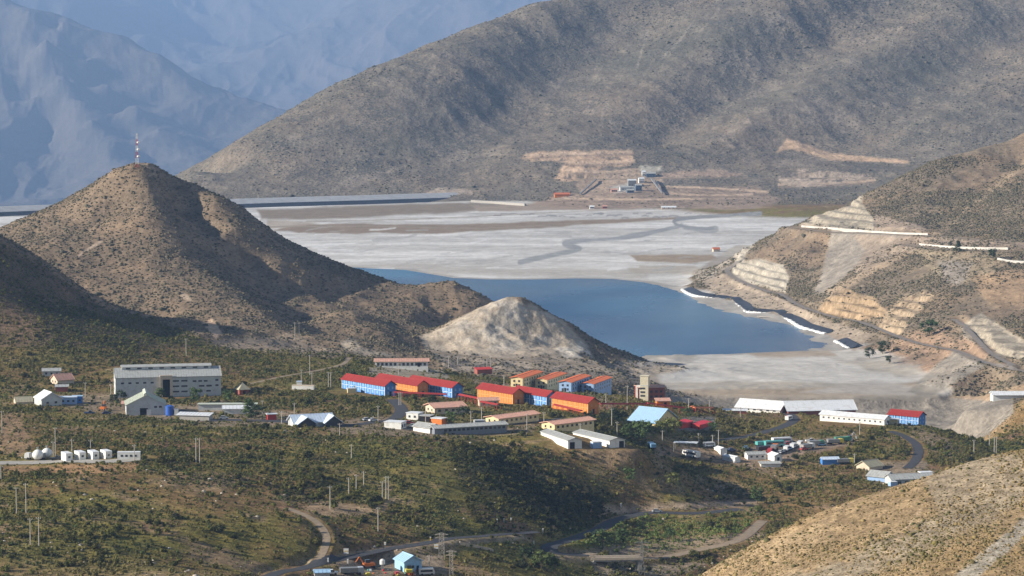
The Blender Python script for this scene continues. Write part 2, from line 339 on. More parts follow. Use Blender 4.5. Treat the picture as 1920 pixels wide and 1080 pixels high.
LR = np.log(ROWS)
def hgt(X, Y):
    X = np.atleast_1d(np.asarray(X, float)); Y = np.atleast_1d(np.asarray(Y, float))
    u = X / Y
    c = np.clip(np.searchsorted(COLS, u) - 1, 0, NC - 2); r = np.clip(np.searchsorted(ROWS, Y) - 1, 0, NR - 2)
    fc = np.clip((u - COLS[c]) / (COLS[c + 1] - COLS[c]), 0, 1); fr = np.clip((Y - ROWS[r]) / (ROWS[r + 1] - ROWS[r]), 0, 1)
    return (HZ[r, c] * (1 - fc) + HZ[r, c + 1] * fc) * (1 - fr) + (HZ[r + 1, c] * (1 - fc) + HZ[r + 1, c + 1] * fc) * fr
def hz(X, Y): return float(hgt(X, Y)[0])
def at(px, py, d0=500, d1=12000):
    """where the sight line through a photo pixel meets the ground"""
    ds = d0 * np.exp(np.linspace(0, math.log(d1 / d0), 3000))
    u = (px - 960.0) / F; v = (540.0 - py) / F
    dy = CP + v * SP; dz = -SP + v * CP
    xs = u * ds / dy; zs = CAMZ + dz * ds / dy
    below = np.nonzero(zs < hgt(xs, ds))[0]
    k = below[0] if len(below) else len(ds) - 1
    return Vector((xs[k], ds[k], hz(xs[k], ds[k])))
# ---------------------------------------------------------------- roads (cut into the ground)
def tag(o, label=None, cat=None, group=None, kind=None):
    if label: o['label'] = label
    if cat: o['category'] = cat
    if group: o['group'] = group
    if kind: o['kind'] = kind
    return o
ROADS = {   # name: (width, surface, pixel path, depth range)
    'asphalt_road': (5.0, 'asphalt', [(470, 1095), (520, 1080), (570, 1065), (640, 1048), (720, 1031), (800, 1017), (870, 1008), (940, 1003), (1005, 1000)], (780, 1100)),
    'river_track': (4.5, 'dirt', [(1430, 980), (1385, 1008), (1300, 1036), (1240, 1046), (1200, 1047), (1150, 1048), (1100, 1045)], (850, 1250)),
    'valley_road': (6.5, 'asphalt', [(1100, 1045), (1045, 1036), (1030, 1024), (1062, 1012), (1120, 998), (1155, 977), (1210, 963), (1300, 962), (1390, 957)], (850, 1250)),
    'dirt_track': (2.8, 'dirt', [(535, 953), (575, 968), (600, 985), (612, 1008), (608, 1030), (596, 1052)], (800, 1000)),
    'village_road': (6.0, 'asphalt', [(590, 795), (650, 798), (700, 792), (735, 787), (752, 772), (748, 760), (735, 750)], (1100, 1300)),
    'hillside_road': (5.5, 'asphalt', [(1345, 826), (1400, 818), (1450, 806), (1483, 793), (1488, 784), (1475, 774)], (1180, 1400)),
    'bend_road': (4.6, 'asphalt', [(1668, 808), (1695, 818), (1716, 832), (1722, 848), (1716, 864), (1700, 880)], (1150, 1350)),
    'shore_road': (5.0, 'gravel', [(1397, 482), (1376, 497), (1364, 511), (1386, 527), (1440, 546), (1462, 552), (1490, 570), (1520, 581), (1560, 594), (1602, 603), (1660, 621), (1720, 642), (1790, 660), (1850, 680), (1925, 696)], (1500, 2500)),
    'bench_track': (4.0, 'gravel', [(1788, 596), (1818, 626), (1858, 660), (1900, 688)], (1550, 1950)),
    'upper_road': (9.0, 'dirt', [(1480, 427), (1540, 431), (1610, 436), (1680, 440), (1745, 443), (1830, 447)], (2000, 2500)),
    'bench_road': (9.0, 'dirt', [(1700, 460), (1740, 465), (1810, 469), (1895, 471)], (1950, 2250)),
    'tank_pad': (9.0, 'concrete', [(-20, 868), (50, 868), (120, 866), (200, 863), (272, 859)], (900, 1120)),
    'village_street': (6.0, 'asphalt', [(760, 806), (830, 799), (920, 798), (1000, 790), (1060, 786)], (1100, 1260)),
    'hangar_street': (7.0, 'asphalt', [(330, 770), (380, 786), (440, 788), (520, 790), (590, 795)], (1100, 1300)),
    'pond_track': (6.0, 'dirt', [(790, 655), (840, 664), (900, 671), (980, 674), (1060, 680), (1120, 690)], (1500, 1720)),
    'saddle_track': (2.6, 'dirt', [(470, 720), (530, 706), (590, 696), (640, 684), (655, 672)], (1300, 1560)),
    'plant_road': (16.0, 'dirt', [(1080, 338), (1240, 334), (1400, 334), (1520, 334), (1650, 334)], (3700, 4200)),
}
RPATH = {}
for nm, (wd, surf, px, (d0, d1)) in ROADS.items():
    p = [at(a, b, d0, d1) for a, b in px]
    if nm == 'plant_road': p = [Vector(pt(a, b, 3925)) for a, b in px]
    c = catmull([tuple(q) for q in p], 10)
    zz = hgt(c[:, 0], c[:, 1]) if nm != 'plant_road' else c[:, 2].copy()
    k = np.ones(9) / 9
    for _ in range(3): zz = np.convolve(np.pad(zz, 4, mode='edge'), k, 'valid')
    c[:, 2] = zz; RPATH[nm] = c
ROADM = np.zeros((NR, NC), np.float32)
def carve(c, half, blend, keepmask=True):
    global HZ
    y0, y1 = c[:, 1].min() - half - blend, c[:, 1].max() + half + blend
    r0, r1 = np.searchsorted(ROWS, y0), np.searchsorted(ROWS, y1)
    u = c[:, 0] / c[:, 1]; m = (half + blend) / y0
    c0, c1 = np.searchsorted(COLS, u.min() - m), np.searchsorted(COLS, u.max() + m)
    if r1 <= r0 or c1 <= c0: return
    X = GX[r0:r1, c0:c1]; Y = GY[r0:r1, c0:c1]
    d, t = line_d(X, Y, c)
    i = np.clip(t.astype(int), 0, len(c) - 2); f = t - i
    zr = c[i, 2] * (1 - f) + c[i + 1, 2] * f
    k = 1 - sstep(half, half + blend, d)
    HZ[r0:r1, c0:c1] = HZ[r0:r1, c0:c1] * (1 - k) + zr * k
    if keepmask: ROADM[r0:r1, c0:c1] = np.maximum(ROADM[r0:r1, c0:c1], 1 - sstep(half * 0.9, half * 1.2, d))
for nm, (wd, *_r) in ROADS.items():
    carve(RPATH[nm], wd / 2 + 1.2, wd * 0.9)
# level pads: (centre px, radius along x, along y in metres)
PADS = [((315, 742), 32, 14, 1200, 1330), ((268, 775), 14, 10, 1130, 1260), ((690, 735), 22, 10, 1200, 1340), ((936, 750), 14, 8, 1200, 1340), ((1500, 772), 36, 8, 1300, 1420), ((1605, 796), 20, 7, 1250, 1370), ((1215, 795), 13, 8, 1190, 1280), ((1305, 797), 14, 9, 1200, 1300),
        ((1070, 838), 14, 9, 1080, 1160), ((1145, 838), 14, 9, 1080, 1160), ((735, 1062), 12, 9, 850, 930), ((1420, 862), 22, 9, 1170, 1240), ((1510, 838), 26, 12, 1190, 1270), ((1680, 892), 18, 9, 1150, 1220), ((1030, 728), 30, 12, 1300, 1400), ((750, 688), 16, 8, 1400, 1480), ((1895, 753), 30, 14, 1400, 1580)]
for (px, rx_, ry_, d0, d1) in PADS:
    p = at(*px, d0, d1)
    X0, Y0 = p.x, p.y
    r0, r1 = np.searchsorted(ROWS, Y0 - ry_ * 2), np.searchsorted(ROWS, Y0 + ry_ * 2)
    c0, c1 = np.searchsorted(COLS, (X0 - 2 * rx_) / Y0), np.searchsorted(COLS, (X0 + 2 * rx_) / Y0)
    X = GX[r0:r1, c0:c1]; Y = GY[r0:r1, c0:c1]
    q = np.sqrt(((X - X0) / rx_) ** 2 + ((Y - Y0) / ry_) ** 2)
    k = 1 - sstep(0.8, 1.4, q)
    pl = HZ[r0:r1, c0:c1]; g = p.z
    HZ[r0:r1, c0:c1] = pl * (1 - 0.8 * k) + g * 0.8 * k
# the cut faces keep their benches: low steps cut into the rock
PU, PV = proj(GX, GY, HZ)
CUTS = [[(1590, 384), (1624, 358), (1612, 380), (1640, 420), (1640, 430), (1505, 420), (1530, 402)],
        [(1380, 490), (1398, 466), (1396, 490), (1425, 488), (1465, 500), (1477, 520), (1470, 548), (1440, 540), (1388, 524), (1373, 514)],
        [(1800, 612), (1840, 590), (1925, 640), (1925, 672), (1880, 668), (1810, 632)]]
CUTS += [[(1532, 592), (1547, 565), (1576, 538), (1640, 560), (1666, 592), (1612, 603)], [(1647, 605), (1690, 562), (1740, 544), (1750, 560), (1705, 600), (1685, 638), (1642, 622)], [(1357, 475), (1390, 456), (1438, 432), (1425, 450), (1395, 478), (1370, 487)]]
CUTM = np.zeros((NR, NC), np.float32)
for c in CUTS:
    a = np.array(c); m = (GY > 1500) & (GY < 2700) & (PU > a[:, 0].min() - 10) & (PU < a[:, 0].max() + 10) & (PV > a[:, 1].min() - 10) & (PV < a[:, 1].max() + 10)
    s = poly_sd(PU[m], PV[m], c); k = sstep(-3, 3, s)
    CUTM[m] = np.maximum(CUTM[m], k)
    st = 4.2; zz = HZ[m]; ph = zz / st + 0.15 * fbm(GX[m], GY[m], 30, 2, 1.0); fr = ph - np.floor(ph)
    HZ[m] = zz + k * (sstep(0.25, 0.75, fr) - fr) * st * 0.85

# ---------------------------------------------------------------- what the ground is made of
x, y, z = GX.ravel(), GY.ravel(), HZ.ravel()
PU, PV = proj(x, y, z)
fl = FLATM.ravel(); lsd = LSD.ravel()
nA = fbm(x, y, 60, 5, 1.7); nB = fbm(x, y, 14, 4, 5.1); nC = fbm(x, y, 4.0, 3, 2.7); nD = fbm(x, y, 260, 5, 4.4, 0.6)
nPX = fbm(PU, PV * 2.2, 40, 4, 2.0)
C = np.empty((len(x), 3), np.float32)
def c3(*v): return np.array(v, np.float32)
def mix(m, col):
    m = np.clip(m, 0, 1)[:, None]
    C[:] = C * (1 - m) + np.asarray(col, np.float32) * m
C[:] = c3(0.205, 0.134, 0.058)
mix(sstep(-0.15, 0.35, nA + 0.5 * nB), c3(0.180, 0.150, 0.042))
mix(sstep(0.1, 0.5, nB - 0.3 * nA), c3(0.26, 0.18, 0.10))
mix(sstep(0.15, 0.5, fbm(x, y, 95, 4, 7.7)) * 0.7, c3(0.140, 0.132, 0.036))
mix(sstep(0.25, 0.6, fbm(x, y, 30, 3, 9.7)) * 0.7, c3(0.20, 0.115, 0.075))
tanm = 1 - sstep(770, 830, y)
mix(tanm, c3(0.285, 0.205, 0.116))
mix(tanm * sstep(0.05, 0.5, nA + 0.4 * nB) * 0.8, c3(0.325, 0.240, 0.145))
mix(tanm * sstep(0.0, 0.5, nB) * 0.5, c3(0.255, 0.17, 0.08))
hillc = sstep(1440, 1480, y + 12 * nB) * (1 - sstep(2950, 3200, y))
HL = np.clip(hillc * (1 - fl), 0, 1)
mix(HL, c3(0.200, 0.150, 0.102)); mix(HL * sstep(0, 0.45, nA + .3 * nB) * .8, c3(0.24, 0.172, 0.112)); mix(HL * sstep(0.05, 0.5, -nB) * .6, c3(0.17, 0.132, 0.09))
rb = HL * sstep(1240, 1330, PU)
mix(rb, c3(0.195, 0.155, 0.110)); mix(rb * sstep(0, .4, nA) * .8, c3(0.245, 0.178, 0.118)); mix(rb * sstep(0.05, .5, -nB) * .5, c3(0.180, 0.150, 0.115))
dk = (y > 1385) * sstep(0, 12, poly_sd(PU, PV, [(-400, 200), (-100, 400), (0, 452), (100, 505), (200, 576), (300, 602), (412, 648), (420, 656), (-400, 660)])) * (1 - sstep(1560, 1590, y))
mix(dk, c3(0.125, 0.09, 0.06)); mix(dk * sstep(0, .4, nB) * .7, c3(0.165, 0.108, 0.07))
MT = sstep(3500, 3800, y) * (1 - fl)
mix(MT, c3(0.172, 0.147, 0.112)); mix(MT * sstep(-0.05, .35, nD) * .8, c3(0.205, 0.165, 0.122)); mix(MT * sstep(0.05, .45, -nD) * .8, c3(0.122, 0.114, 0.086))
mix(MT * sstep(0.15, .5, nA) * .4, c3(0.28, 0.235, 0.19))
LF = sstep(6000, 8000, y)
mix(LF, c3(0.130, 0.112, 0.096)); mix(LF * sstep(0, .5, nD) * .3, c3(0.165, 0.14, 0.115))
# flats: pale tailings, drawn out in streaks by the water that laid them
stk = fbm(x, y * 3.2, 150, 5, 0.3, 0.6); stk2 = fbm(x, y * 4.5, 45, 4, 1.3)
FLM = fl
mix(FLM, c3(0.50, 0.485, 0.455)); mix(FLM * sstep(-0.05, .3, stk) * .8, c3(0.66, 0.645, 0.615)); mix(FLM * sstep(0.05, .4, -stk + .4 * stk2) * .75, c3(0.395, 0.375, 0.345)); mix(FLM * sstep(0.2, .5, stk2) * .4, c3(0.70, 0.69, 0.67))
front = FLM * (y < 1830) * (PU > 1100)
mix(front, c3(0.40, 0.36, 0.30)); mix(front * sstep(-.05, .35, stk) * .9, c3(0.50, 0.47, 0.42)); mix(front * sstep(.1, .4, stk2) * .5, c3(0.36, 0.335, 0.30))
mix(fl * sstep(-16, -5, lsd) * .75, c3(0.27, 0.25, 0.22))
BARE = np.maximum(fl, ROADM.ravel())
def zone(poly, col, d0=0, d1=1e9, soft=4.0, jit=6.0, a=1.0, bare=0.0, mott=None, only=None):
    P = np.array(poly, float)
    m = (y > d0) & (y < d1) & (PU > P[:, 0].min() - 3 * jit - soft) & (PU < P[:, 0].max() + 3 * jit + soft) & (PV > P[:, 1].min() - 3 * jit - soft) & (PV < P[:, 1].max() + 3 * jit + soft)
    if not m.any(): return
    s = poly_sd(PU[m], PV[m], poly) + jit * (nB[m] * .7 + nPX[m])
    k = sstep(-soft, soft, s) * a
    if only is not None: k = k * only[m]
    BARE[m] = np.maximum(BARE[m], k * bare)
    if mott is not None: k = k * sstep(mott[0], mott[1], nB[m] + .6 * nC[m])
    C[m] = C[m] * (1 - k[:, None]) + c3(*col) * k[:, None]
def streak(pts, col, wpx, d0=0, d1=1e9, a=1.0, bare=0.0, jit=0.4):
    P = catmull(pts, 6)
    m = (y > d0) & (y < d1) & (PU > P[:, 0].min() - 3 * wpx) & (PU < P[:, 0].max() + 3 * wpx) & (PV > P[:, 1].min() - 3 * wpx) & (PV < P[:, 1].max() + 3 * wpx)
    if not m.any(): return
    d, _t = line_d(PU[m], PV[m] * 1.0, P)
    k = (1 - sstep(wpx * .4, wpx * .75, d + jit * wpx * nPX[m])) * a
    C[m] = C[m] * (1 - k[:, None]) + c3(*col) * k[:, None]; BARE[m] = np.maximum(BARE[m], k * bare)
# tailings
Z = zone
Z([(480, 392), (700, 384), (900, 379), (985, 384), (870, 398), (700, 406), (560, 413), (490, 411)], (0.235, 0.19, 0.14), 2600, 3900, 3, 3)
Z([(880, 385), (985, 382), (1420, 384), (1420, 390), (1100, 392), (900, 397)], (0.31, 0.25, 0.19), 2600, 3900, 2, 2)
Z([(510, 432), (560, 419), (850, 421), (1130, 411), (1300, 405), (1425, 398), (1425, 402), (1180, 417), (950, 431), (820, 438), (560, 437)], (0.25, 0.195, 0.14), 2600, 3900, 2, 2)
Z([(500, 412), (560, 414), (600, 418), (560, 426), (500, 430)], (0.36, 0.30, 0.23), 2600, 3900, 2, 2, .8)
streak([(1425, 400), (1300, 408), (1265, 414), (1278, 424), (1335, 430)], (0.25, 0.25, 0.245), 6, 2600, 3900)
streak([(1278, 423), (1180, 444), (1062, 455), (1086, 468), (1010, 483), (975, 491)], (0.27, 0.275, 0.275), 8, 2500, 3900, .9)
streak([(1285, 426), (1320, 432), (1340, 431)], (0.27, 0.275, 0.275), 10, 2500, 3900, .8)
streak([(700, 450), (760, 445), (780, 440)], (0.38, 0.37, 0.35), 4, 2500, 3900, .7)
Z([(1180, 478), (1335, 477), (1352, 487), (1300, 495), (1195, 490)], (0.31, 0.245, 0.175), 2400, 3000, 2, 2)
Z([(620, 497), (690, 500), (760, 502), (850, 516), (1000, 519), (1150, 518), (1215, 524), (1220, 505), (1100, 503), (850, 500), (760, 492)], (0.40, 0.37, 0.325), 2300, 2900, 4, 5, .8)
Z([(1170, 500), (1200, 497), (1300, 497), (1330, 510), (1290, 514), (1190, 512)], (0.38, 0.34, 0.28), 2300, 2900, 2, 3, .8)
for k_ in range(26):
    a_ = 930 + 15 * k_ + RNG.uniform(-6, 6); b_ = 405 + RNG.uniform(-5, 4)
    streak([(a_, b_), (a_ + 6, b_ - 1), (a_ + RNG.uniform(8, 18), b_)], (0.26, 0.25, 0.24), 2.2, 3000, 3900, .8)
for k_ in range(46):
    a_ = RNG.uniform(560, 1380); b_ = RNG.uniform(430, 515); l_ = RNG.uniform(15, 70); sl_ = RNG.uniform(-.22, .05)
    streak([(a_, b_), (a_ + l_ * .5, b_ + sl_ * l_ * .5 + RNG.uniform(-1.5, 1.5)), (a_ + l_, b_ + sl_ * l_)], (0.36, 0.35, 0.33) if k_ % 3 else (0.64, 0.63, 0.61), RNG.uniform(1.5, 3.2), 2500, 3400, RNG.uniform(.35, .75))
streak([(575, 415), (700, 413), (850, 408), (1000, 400), (1180, 392)], (0.30, 0.26, 0.21), 2, 2900, 3900, .7)
streak([(500, 425), (700, 424), (900, 428), (1090, 418)], (0.28, 0.235, 0.18), 2, 2900, 3900, .8)
# tailings in front of the water
Z([(1310, 668), (1400, 664), (1520, 661), (1590, 684), (1720, 712), (1700, 722), (1500, 716), (1350, 714), (1240, 716), (1240, 700)], (0.52, 0.50, 0.46), 1500, 1850, 3, 5, .75)
Z([(1395, 661), (1555, 657), (1570, 668), (1420, 670)], (0.34, 0.27, 0.20), 1500, 1850, 3, 3, .8)
Z([(1180, 674), (1310, 672), (1290, 684), (1330, 690), (1190, 690)], (0.36, 0.335, 0.30), 1500, 1850, 3, 4, .8)
Z([(1240, 733), (1500, 728), (1720, 716), (1760, 742), (1240, 744)], (0.33, 0.265, 0.195), 1480, 1850, 3, 3, .9)
Z([(1640, 712), (1735, 728), (1715, 742), (1500, 736)], (0.40, 0.375, 0.34), 1480, 1850, 3, 3, .7)
Z([(1200, 744), (1900, 742), (1900, 860), (1200, 860)], (0.255, 0.225, 0.185), 1440, 1600, 3, 2, 1, 1)
# right bank
R0, R1 = 1440, 2900
Z([(1590, 384), (1624, 356), (1614, 380), (1642, 420), (1642, 431), (1500, 421), (1530, 402)], (0.420, 0.365, 0.277), R0, R1, 3, 3, 1, 1)
Z([(1640, 405), (1700, 415), (1745, 432), (1640, 432)], (0.353, 0.277, 0.210), R0, R1, 3, 4, .9, .9)
Z([(1375, 492), (1398, 462), (1396, 490), (1425, 486), (1468, 498), (1480, 520), (1472, 550), (1440, 541), (1388, 525), (1370, 514)], (0.445, 0.399, 0.319), R0, R1, 3, 2, 1, 1)
Z([(1355, 475), (1390, 455), (1440, 430), (1425, 450), (1395, 478), (1370, 488)], (0.420, 0.378, 0.311), R0, R1, 3, 3, .9, 1)
Z([(1530, 592), (1545, 565), (1575, 536), (1640, 560), (1668, 592), (1612, 604)], (0.420, 0.302, 0.185), R0, R1, 3, 4, .95, 1)
Z([(1645, 605), (1690, 560), (1740, 542), (1752, 560), (1705, 600), (1685, 640), (1640, 622)], (0.412, 0.315, 0.210), R0, R1, 4, 6, .9, 1, (-.35, .0))
Z([(1800, 612), (1840, 588), (1925, 640), (1925, 672), (1880, 670), (1808, 634)], (0.395, 0.340, 0.260), R0, R1, 3, 3, 1, 1)
Z([(1560, 426), (1710, 442), (1640, 470), (1548, 548), (1528, 548), (1552, 470)], (0.273, 0.239, 0.197), R0, R1, 4, 4, 1, 1)
Z([(1600, 440), (1750, 446), (1735, 460), (1690, 476), (1600, 520), (1620, 470)], (0.302, 0.239, 0.181), R0, R1, 4, 4, .8, .8)
Z([(1720, 470), (1890, 474), (1870, 510), (1800, 540), (1740, 500)], (0.315, 0.252, 0.168), R0, R1, 6, 6, .8, .55)
Z([(1760, 490), (1830, 492), (1800, 540), (1770, 530)], (0.277, 0.244, 0.210), R0, R1, 6, 6, .8, .8)
Z([(1820, 520), (1925, 500), (1925, 570), (1850, 570)], (0.353, 0.244, 0.151), R0, R1, 6, 8, .8, .6)
Z([(1590, 700), (1620, 650), (1720, 620), (1800, 625), (1860, 660), (1800, 720), (1700, 715)], (0.319, 0.218, 0.147), R0, R1, 8, 14, .85, .75, None, 1 - fl)
Z([(1700, 735), (1790, 655), (1850, 685), (1740, 748)], (0.260, 0.235, 0.197), R0, R1, 3, 3, .9, .9)
Z([(1780, 745), (1850, 735), (1925, 720), (1925, 740), (1850, 752)], (0.378, 0.269, 0.168), R0, R1, 3, 3, .8, .8)
Z([(1310, 528), (1362, 513), (1440, 549), (1550, 600), (1640, 626), (1602, 656), (1540, 622), (1490, 600), (1350, 556)], (0.336, 0.273, 0.206), R0, R1, 3, 3, 1, .95)
Z([(1300, 510), (1345, 480), (1380, 480), (1360, 510), (1310, 530)], (0.319, 0.277, 0.227), R0, R1, 3, 5, .9, .8)
Z([(1690, 440), (1840, 447), (1925, 455), (1925, 466), (1730, 458)], (0.311, 0.244, 0.185), R0, R1, 3, 3, .8, .8)
Z([(1740, 445), (1800, 398), (1870, 342), (1925, 300), (1925, 308), (1880, 346), (1760, 446)], (0.311, 0.239, 0.160), R0, R1, 3, 2, .6, .6)
Z([(1545, 545), (1700, 470), (1712, 474), (1610, 528), (1560, 560)], (0.336, 0.256, 0.176), R0, R1, 3, 2, .8, .9)
# mid mountain: cuts, the works, scree
M0, M1 = 3500, 5500
Z([(978, 296), (1010, 283), (1185, 281), (1186, 306), (1120, 320), (1100, 345), (1040, 334), (1060, 305)], (0.47, 0.33, 0.22), M0, M1, 3, 5, 1, .95, (-.6, -.2))
Z([(1080, 345), (1130, 322), (1200, 318), (1245, 330), (1240, 366), (1100, 388)], (0.40, 0.30, 0.215), M0, M1, 4, 5, .9, .9)
Z([(1040, 365), (1240, 352), (1420, 350), (1470, 378), (1420, 392), (1100, 392), (1000, 384)], (0.30, 0.225, 0.165), M0, M1, 4, 5, .95, .8)
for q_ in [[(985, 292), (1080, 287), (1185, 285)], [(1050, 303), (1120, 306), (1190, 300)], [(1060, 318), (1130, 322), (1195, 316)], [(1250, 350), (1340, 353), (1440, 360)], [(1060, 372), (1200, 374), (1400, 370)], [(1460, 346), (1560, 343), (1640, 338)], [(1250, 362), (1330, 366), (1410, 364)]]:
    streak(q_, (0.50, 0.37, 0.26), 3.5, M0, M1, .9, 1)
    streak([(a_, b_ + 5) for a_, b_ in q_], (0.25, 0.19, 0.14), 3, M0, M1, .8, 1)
Z([(1455, 286), (1476, 261), (1502, 268), (1560, 287), (1705, 301), (1705, 307), (1560, 300), (1480, 279)], (0.47, 0.33, 0.215), M0, M1, 2, 2, 1, 1)
Z([(1460, 333), (1500, 317), (1600, 325), (1645, 333), (1500, 353), (1460, 345)], (0.43, 0.34, 0.26), M0, M1, 3, 4, .9, .9, (-.5, 0))
Z([(1240, 322), (1340, 318), (1400, 330), (1240, 334)], (0.40, 0.29, 0.215), M0, M1, 3, 4, .8, .9)
Z([(1140, 350), (1185, 342), (1190, 358), (1150, 362)], (0.48, 0.45, 0.40), M0, M1, 3, 3, .9, 1)
Z([(1200, 312), (1240, 310), (1245, 322), (1205, 326)], (0.42, 0.39, 0.32), M0, M1, 3, 3, .9, 1)
Z([(800, 364), (820, 353), (884, 355), (888, 365)], (0.38, 0.31, 0.24), M0, M1, 2, 3, .9, 1)
Z([(635, 345), (660, 330), (720, 318), (760, 310), (720, 330), (660, 350)], (0.27, 0.225, 0.18), M0, M1, 5, 6, .7, .5)
for q_ in [[(1757, 36), (1742, 60), (1732, 76)], [(1893, -2), (1870, 20), (1852, 40)], [(1686, 50), (1672, 80), (1660, 104)], [(1348, 18), (1330, 40), (1305, 70)], [(1300, 40), (1270, 80), (1240, 110)], [(1215, 60), (1205, 90), (1195, 125)], [(1490, 20), (1450, 40), (1400, 70)], [(1835, 215), (1840, 240), (1838, 268)]]:
    streak(q_, (0.28, 0.245, 0.20), 3.5, M0, M1, .45, .5)
for k_ in range(22):   # paler scree chutes running down the mountain
    a_ = RNG.uniform(650, 1900); b_ = RNG.uniform(-10, 240) if a_ > 1000 else RNG.uniform(80, 290); l_ = RNG.uniform(20, 70)
    streak([(a_, b_), (a_ - .35 * l_, b_ + .6 * l_), (a_ - .6 * l_, b_ + l_)], (0.25, 0.21, 0.17), 3.5, M0, M1, RNG.uniform(.25, .6), .5)
# pale rock hill
Z([(785, 634), (860, 596), (945, 554), (1000, 574), (1050, 598), (1080, 625), (1100, 650), (1075, 672), (930, 669), (800, 657)], (0.40, 0.335, 0.255), 1550, 1780, 4, 6, 1, 1)
Z([(830, 620), (945, 556), (1000, 580), (1040, 600), (1020, 640), (960, 660), (880, 645)], (0.445, 0.39, 0.315), 1550, 1780, 6, 8, 1, 1, (-.3, .25))
Z([(1040, 650), (1090, 640), (1110, 672), (1060, 675)], (0.54, 0.49, 0.41), 1550, 1780, 4, 6, .8, 1, (-.2, .2))
Z([(800, 655), (1100, 672), (1230, 690), (1240, 725), (1050, 700), (850, 695)], (0.315, 0.265, 0.21), 1480, 1780, 5, 6, .85, .6)
Z([(1195, 692), (1230, 683), (1285, 690), (1262, 700), (1200, 706)], (0.36, 0.305, 0.235), 1480, 1780, 3, 3, .9, .8)
# cone hill
Z([(380, 606), (398, 598), (414, 624), (404, 636), (392, 620)], (0.48, 0.345, 0.235), 1440, 1800, 2, 3, 1, 1)
Z([(332, 545), (350, 552), (362, 566), (345, 560)], (0.40, 0.31, 0.22), 1440, 1800, 2, 3, 1, .8)
streak([(145, 482), (165, 468), (190, 452)], (0.37, 0.29, 0.22), 4, 1700, 1950, .9, 1)
streak([(258, 305), (282, 312), (290, 322), (280, 330)], (0.34, 0.27, 0.2), 4, 1800, 1950, .8, 1)
Z([(640, 640), (660, 636), (690, 655), (760, 668), (690, 668), (650, 660)], (0.38, 0.325, 0.25), 1440, 1700, 4, 5, .8, .8)
Z([(390, 640), (540, 628), (640, 660), (560, 664), (420, 654)], (0.30, 0.235, 0.17), 1430, 1600, 4, 5, .8, .7)
# village and brush
V0, V1 = 780, 1500
Z([(690, 690), (740, 686), (830, 690), (845, 712), (760, 712), (700, 708)], (0.33, 0.285, 0.22), V0, V1, 4, 4, .9, .95)
Z([(860, 700), (960, 720), (1160, 745), (1150, 772), (1110, 770), (950, 735), (880, 722)], (0.27, 0.21, 0.15), V0, V1, 4, 4, .8, .8)
Z([(100, 742), (230, 735), (330, 760), (520, 768), (620, 785), (560, 800), (430, 800), (300, 790), (120, 762)], (0.25, 0.195, 0.135), V0, V1, 4, 5, .85, .85)
Z([(600, 788), (720, 780), (790, 800), (1000, 800), (1000, 815), (760, 818), (620, 812)], (0.24, 0.185, 0.13), V0, V1, 4, 4, .85, .85)
Z([(1225, 840), (1330, 838), (1440, 870), (1480, 872), (1440, 885), (1300, 858), (1230, 858)], (0.30, 0.215, 0.145), V0, V1, 4, 5, .85, .8)
Z([(1400, 838), (1500, 822), (1600, 815), (1600, 835), (1480, 862), (1410, 862)], (0.27, 0.20, 0.145), V0, V1, 4, 4, .9, .95)
Z([(1280, 782), (1340, 782), (1345, 806), (1270, 808)], (0.22, 0.20, 0.18), V0, V1, 3, 3, .9, .95)
Z([(1080, 845), (1190, 842), (1200, 860), (1140, 880), (1090, 866)], (0.30, 0.205, 0.12), V0, V1, 4, 6, .9, .4)
Z([(1030, 870), (1180, 880), (1380, 900), (1400, 930), (1240, 920), (1090, 890)], (0.25, 0.18, 0.11), V0, V1, 6, 10, .7, .1, (-.2, .3))
Z([(1130, 950), (1240, 945), (1420, 938), (1420, 950), (1260, 957), (1130, 965)], (0.33, 0.25, 0.175), V0, V1, 3, 4, .9, .9)
Z([(1110, 1055), (1250, 1058), (1330, 1052), (1290, 1075), (1120, 1080)], (0.33, 0.265, 0.19), V0, V1, 4, 6, .8, .7)
Z([(0, 874), (250, 868), (265, 880), (130, 892), (0, 888)], (0.33, 0.20, 0.105), V0, V1, 4, 5, .9, .7)
Z([(-10, 775), (40, 780), (60, 830), (40, 860), (-10, 850)], (0.31, 0.205, 0.12), V0, V1, 5, 8, .8, .7)
Z([(555, 956), (600, 940), (700, 948), (745, 932), (722, 962), (612, 970)], (0.335, 0.235, 0.14), V0, V1, 4, 5, .9, .85)
Z([(1640, 868), (1740, 862), (1740, 900), (1640, 905)], (0.24, 0.19, 0.135), V0, V1, 4, 4, .85, .85)
Z([(1690, 795), (1740, 800), (1800, 840), (1780, 860), (1735, 830)], (0.30, 0.22, 0.14), V0, V1, 4, 5, .8, .5)
Z([(540, 1056), (760, 1018), (1000, 998), (1000, 1016), (860, 1020), (640, 1062)], (0.29, 0.225, 0.155), V0, V1, 4, 3, .8, .9)
Z([(640, 1060), (700, 1045), (830, 1040), (840, 1080), (620, 1085)], (0.26, 0.205, 0.145), V0, V1, 4, 4, .9, .95)
Z([(1040, 1036), (1420, 995), (1440, 1005), (1200, 1056), (1040, 1050)], (0.27, 0.21, 0.15), V0, V1, 3, 3, .7, .8)
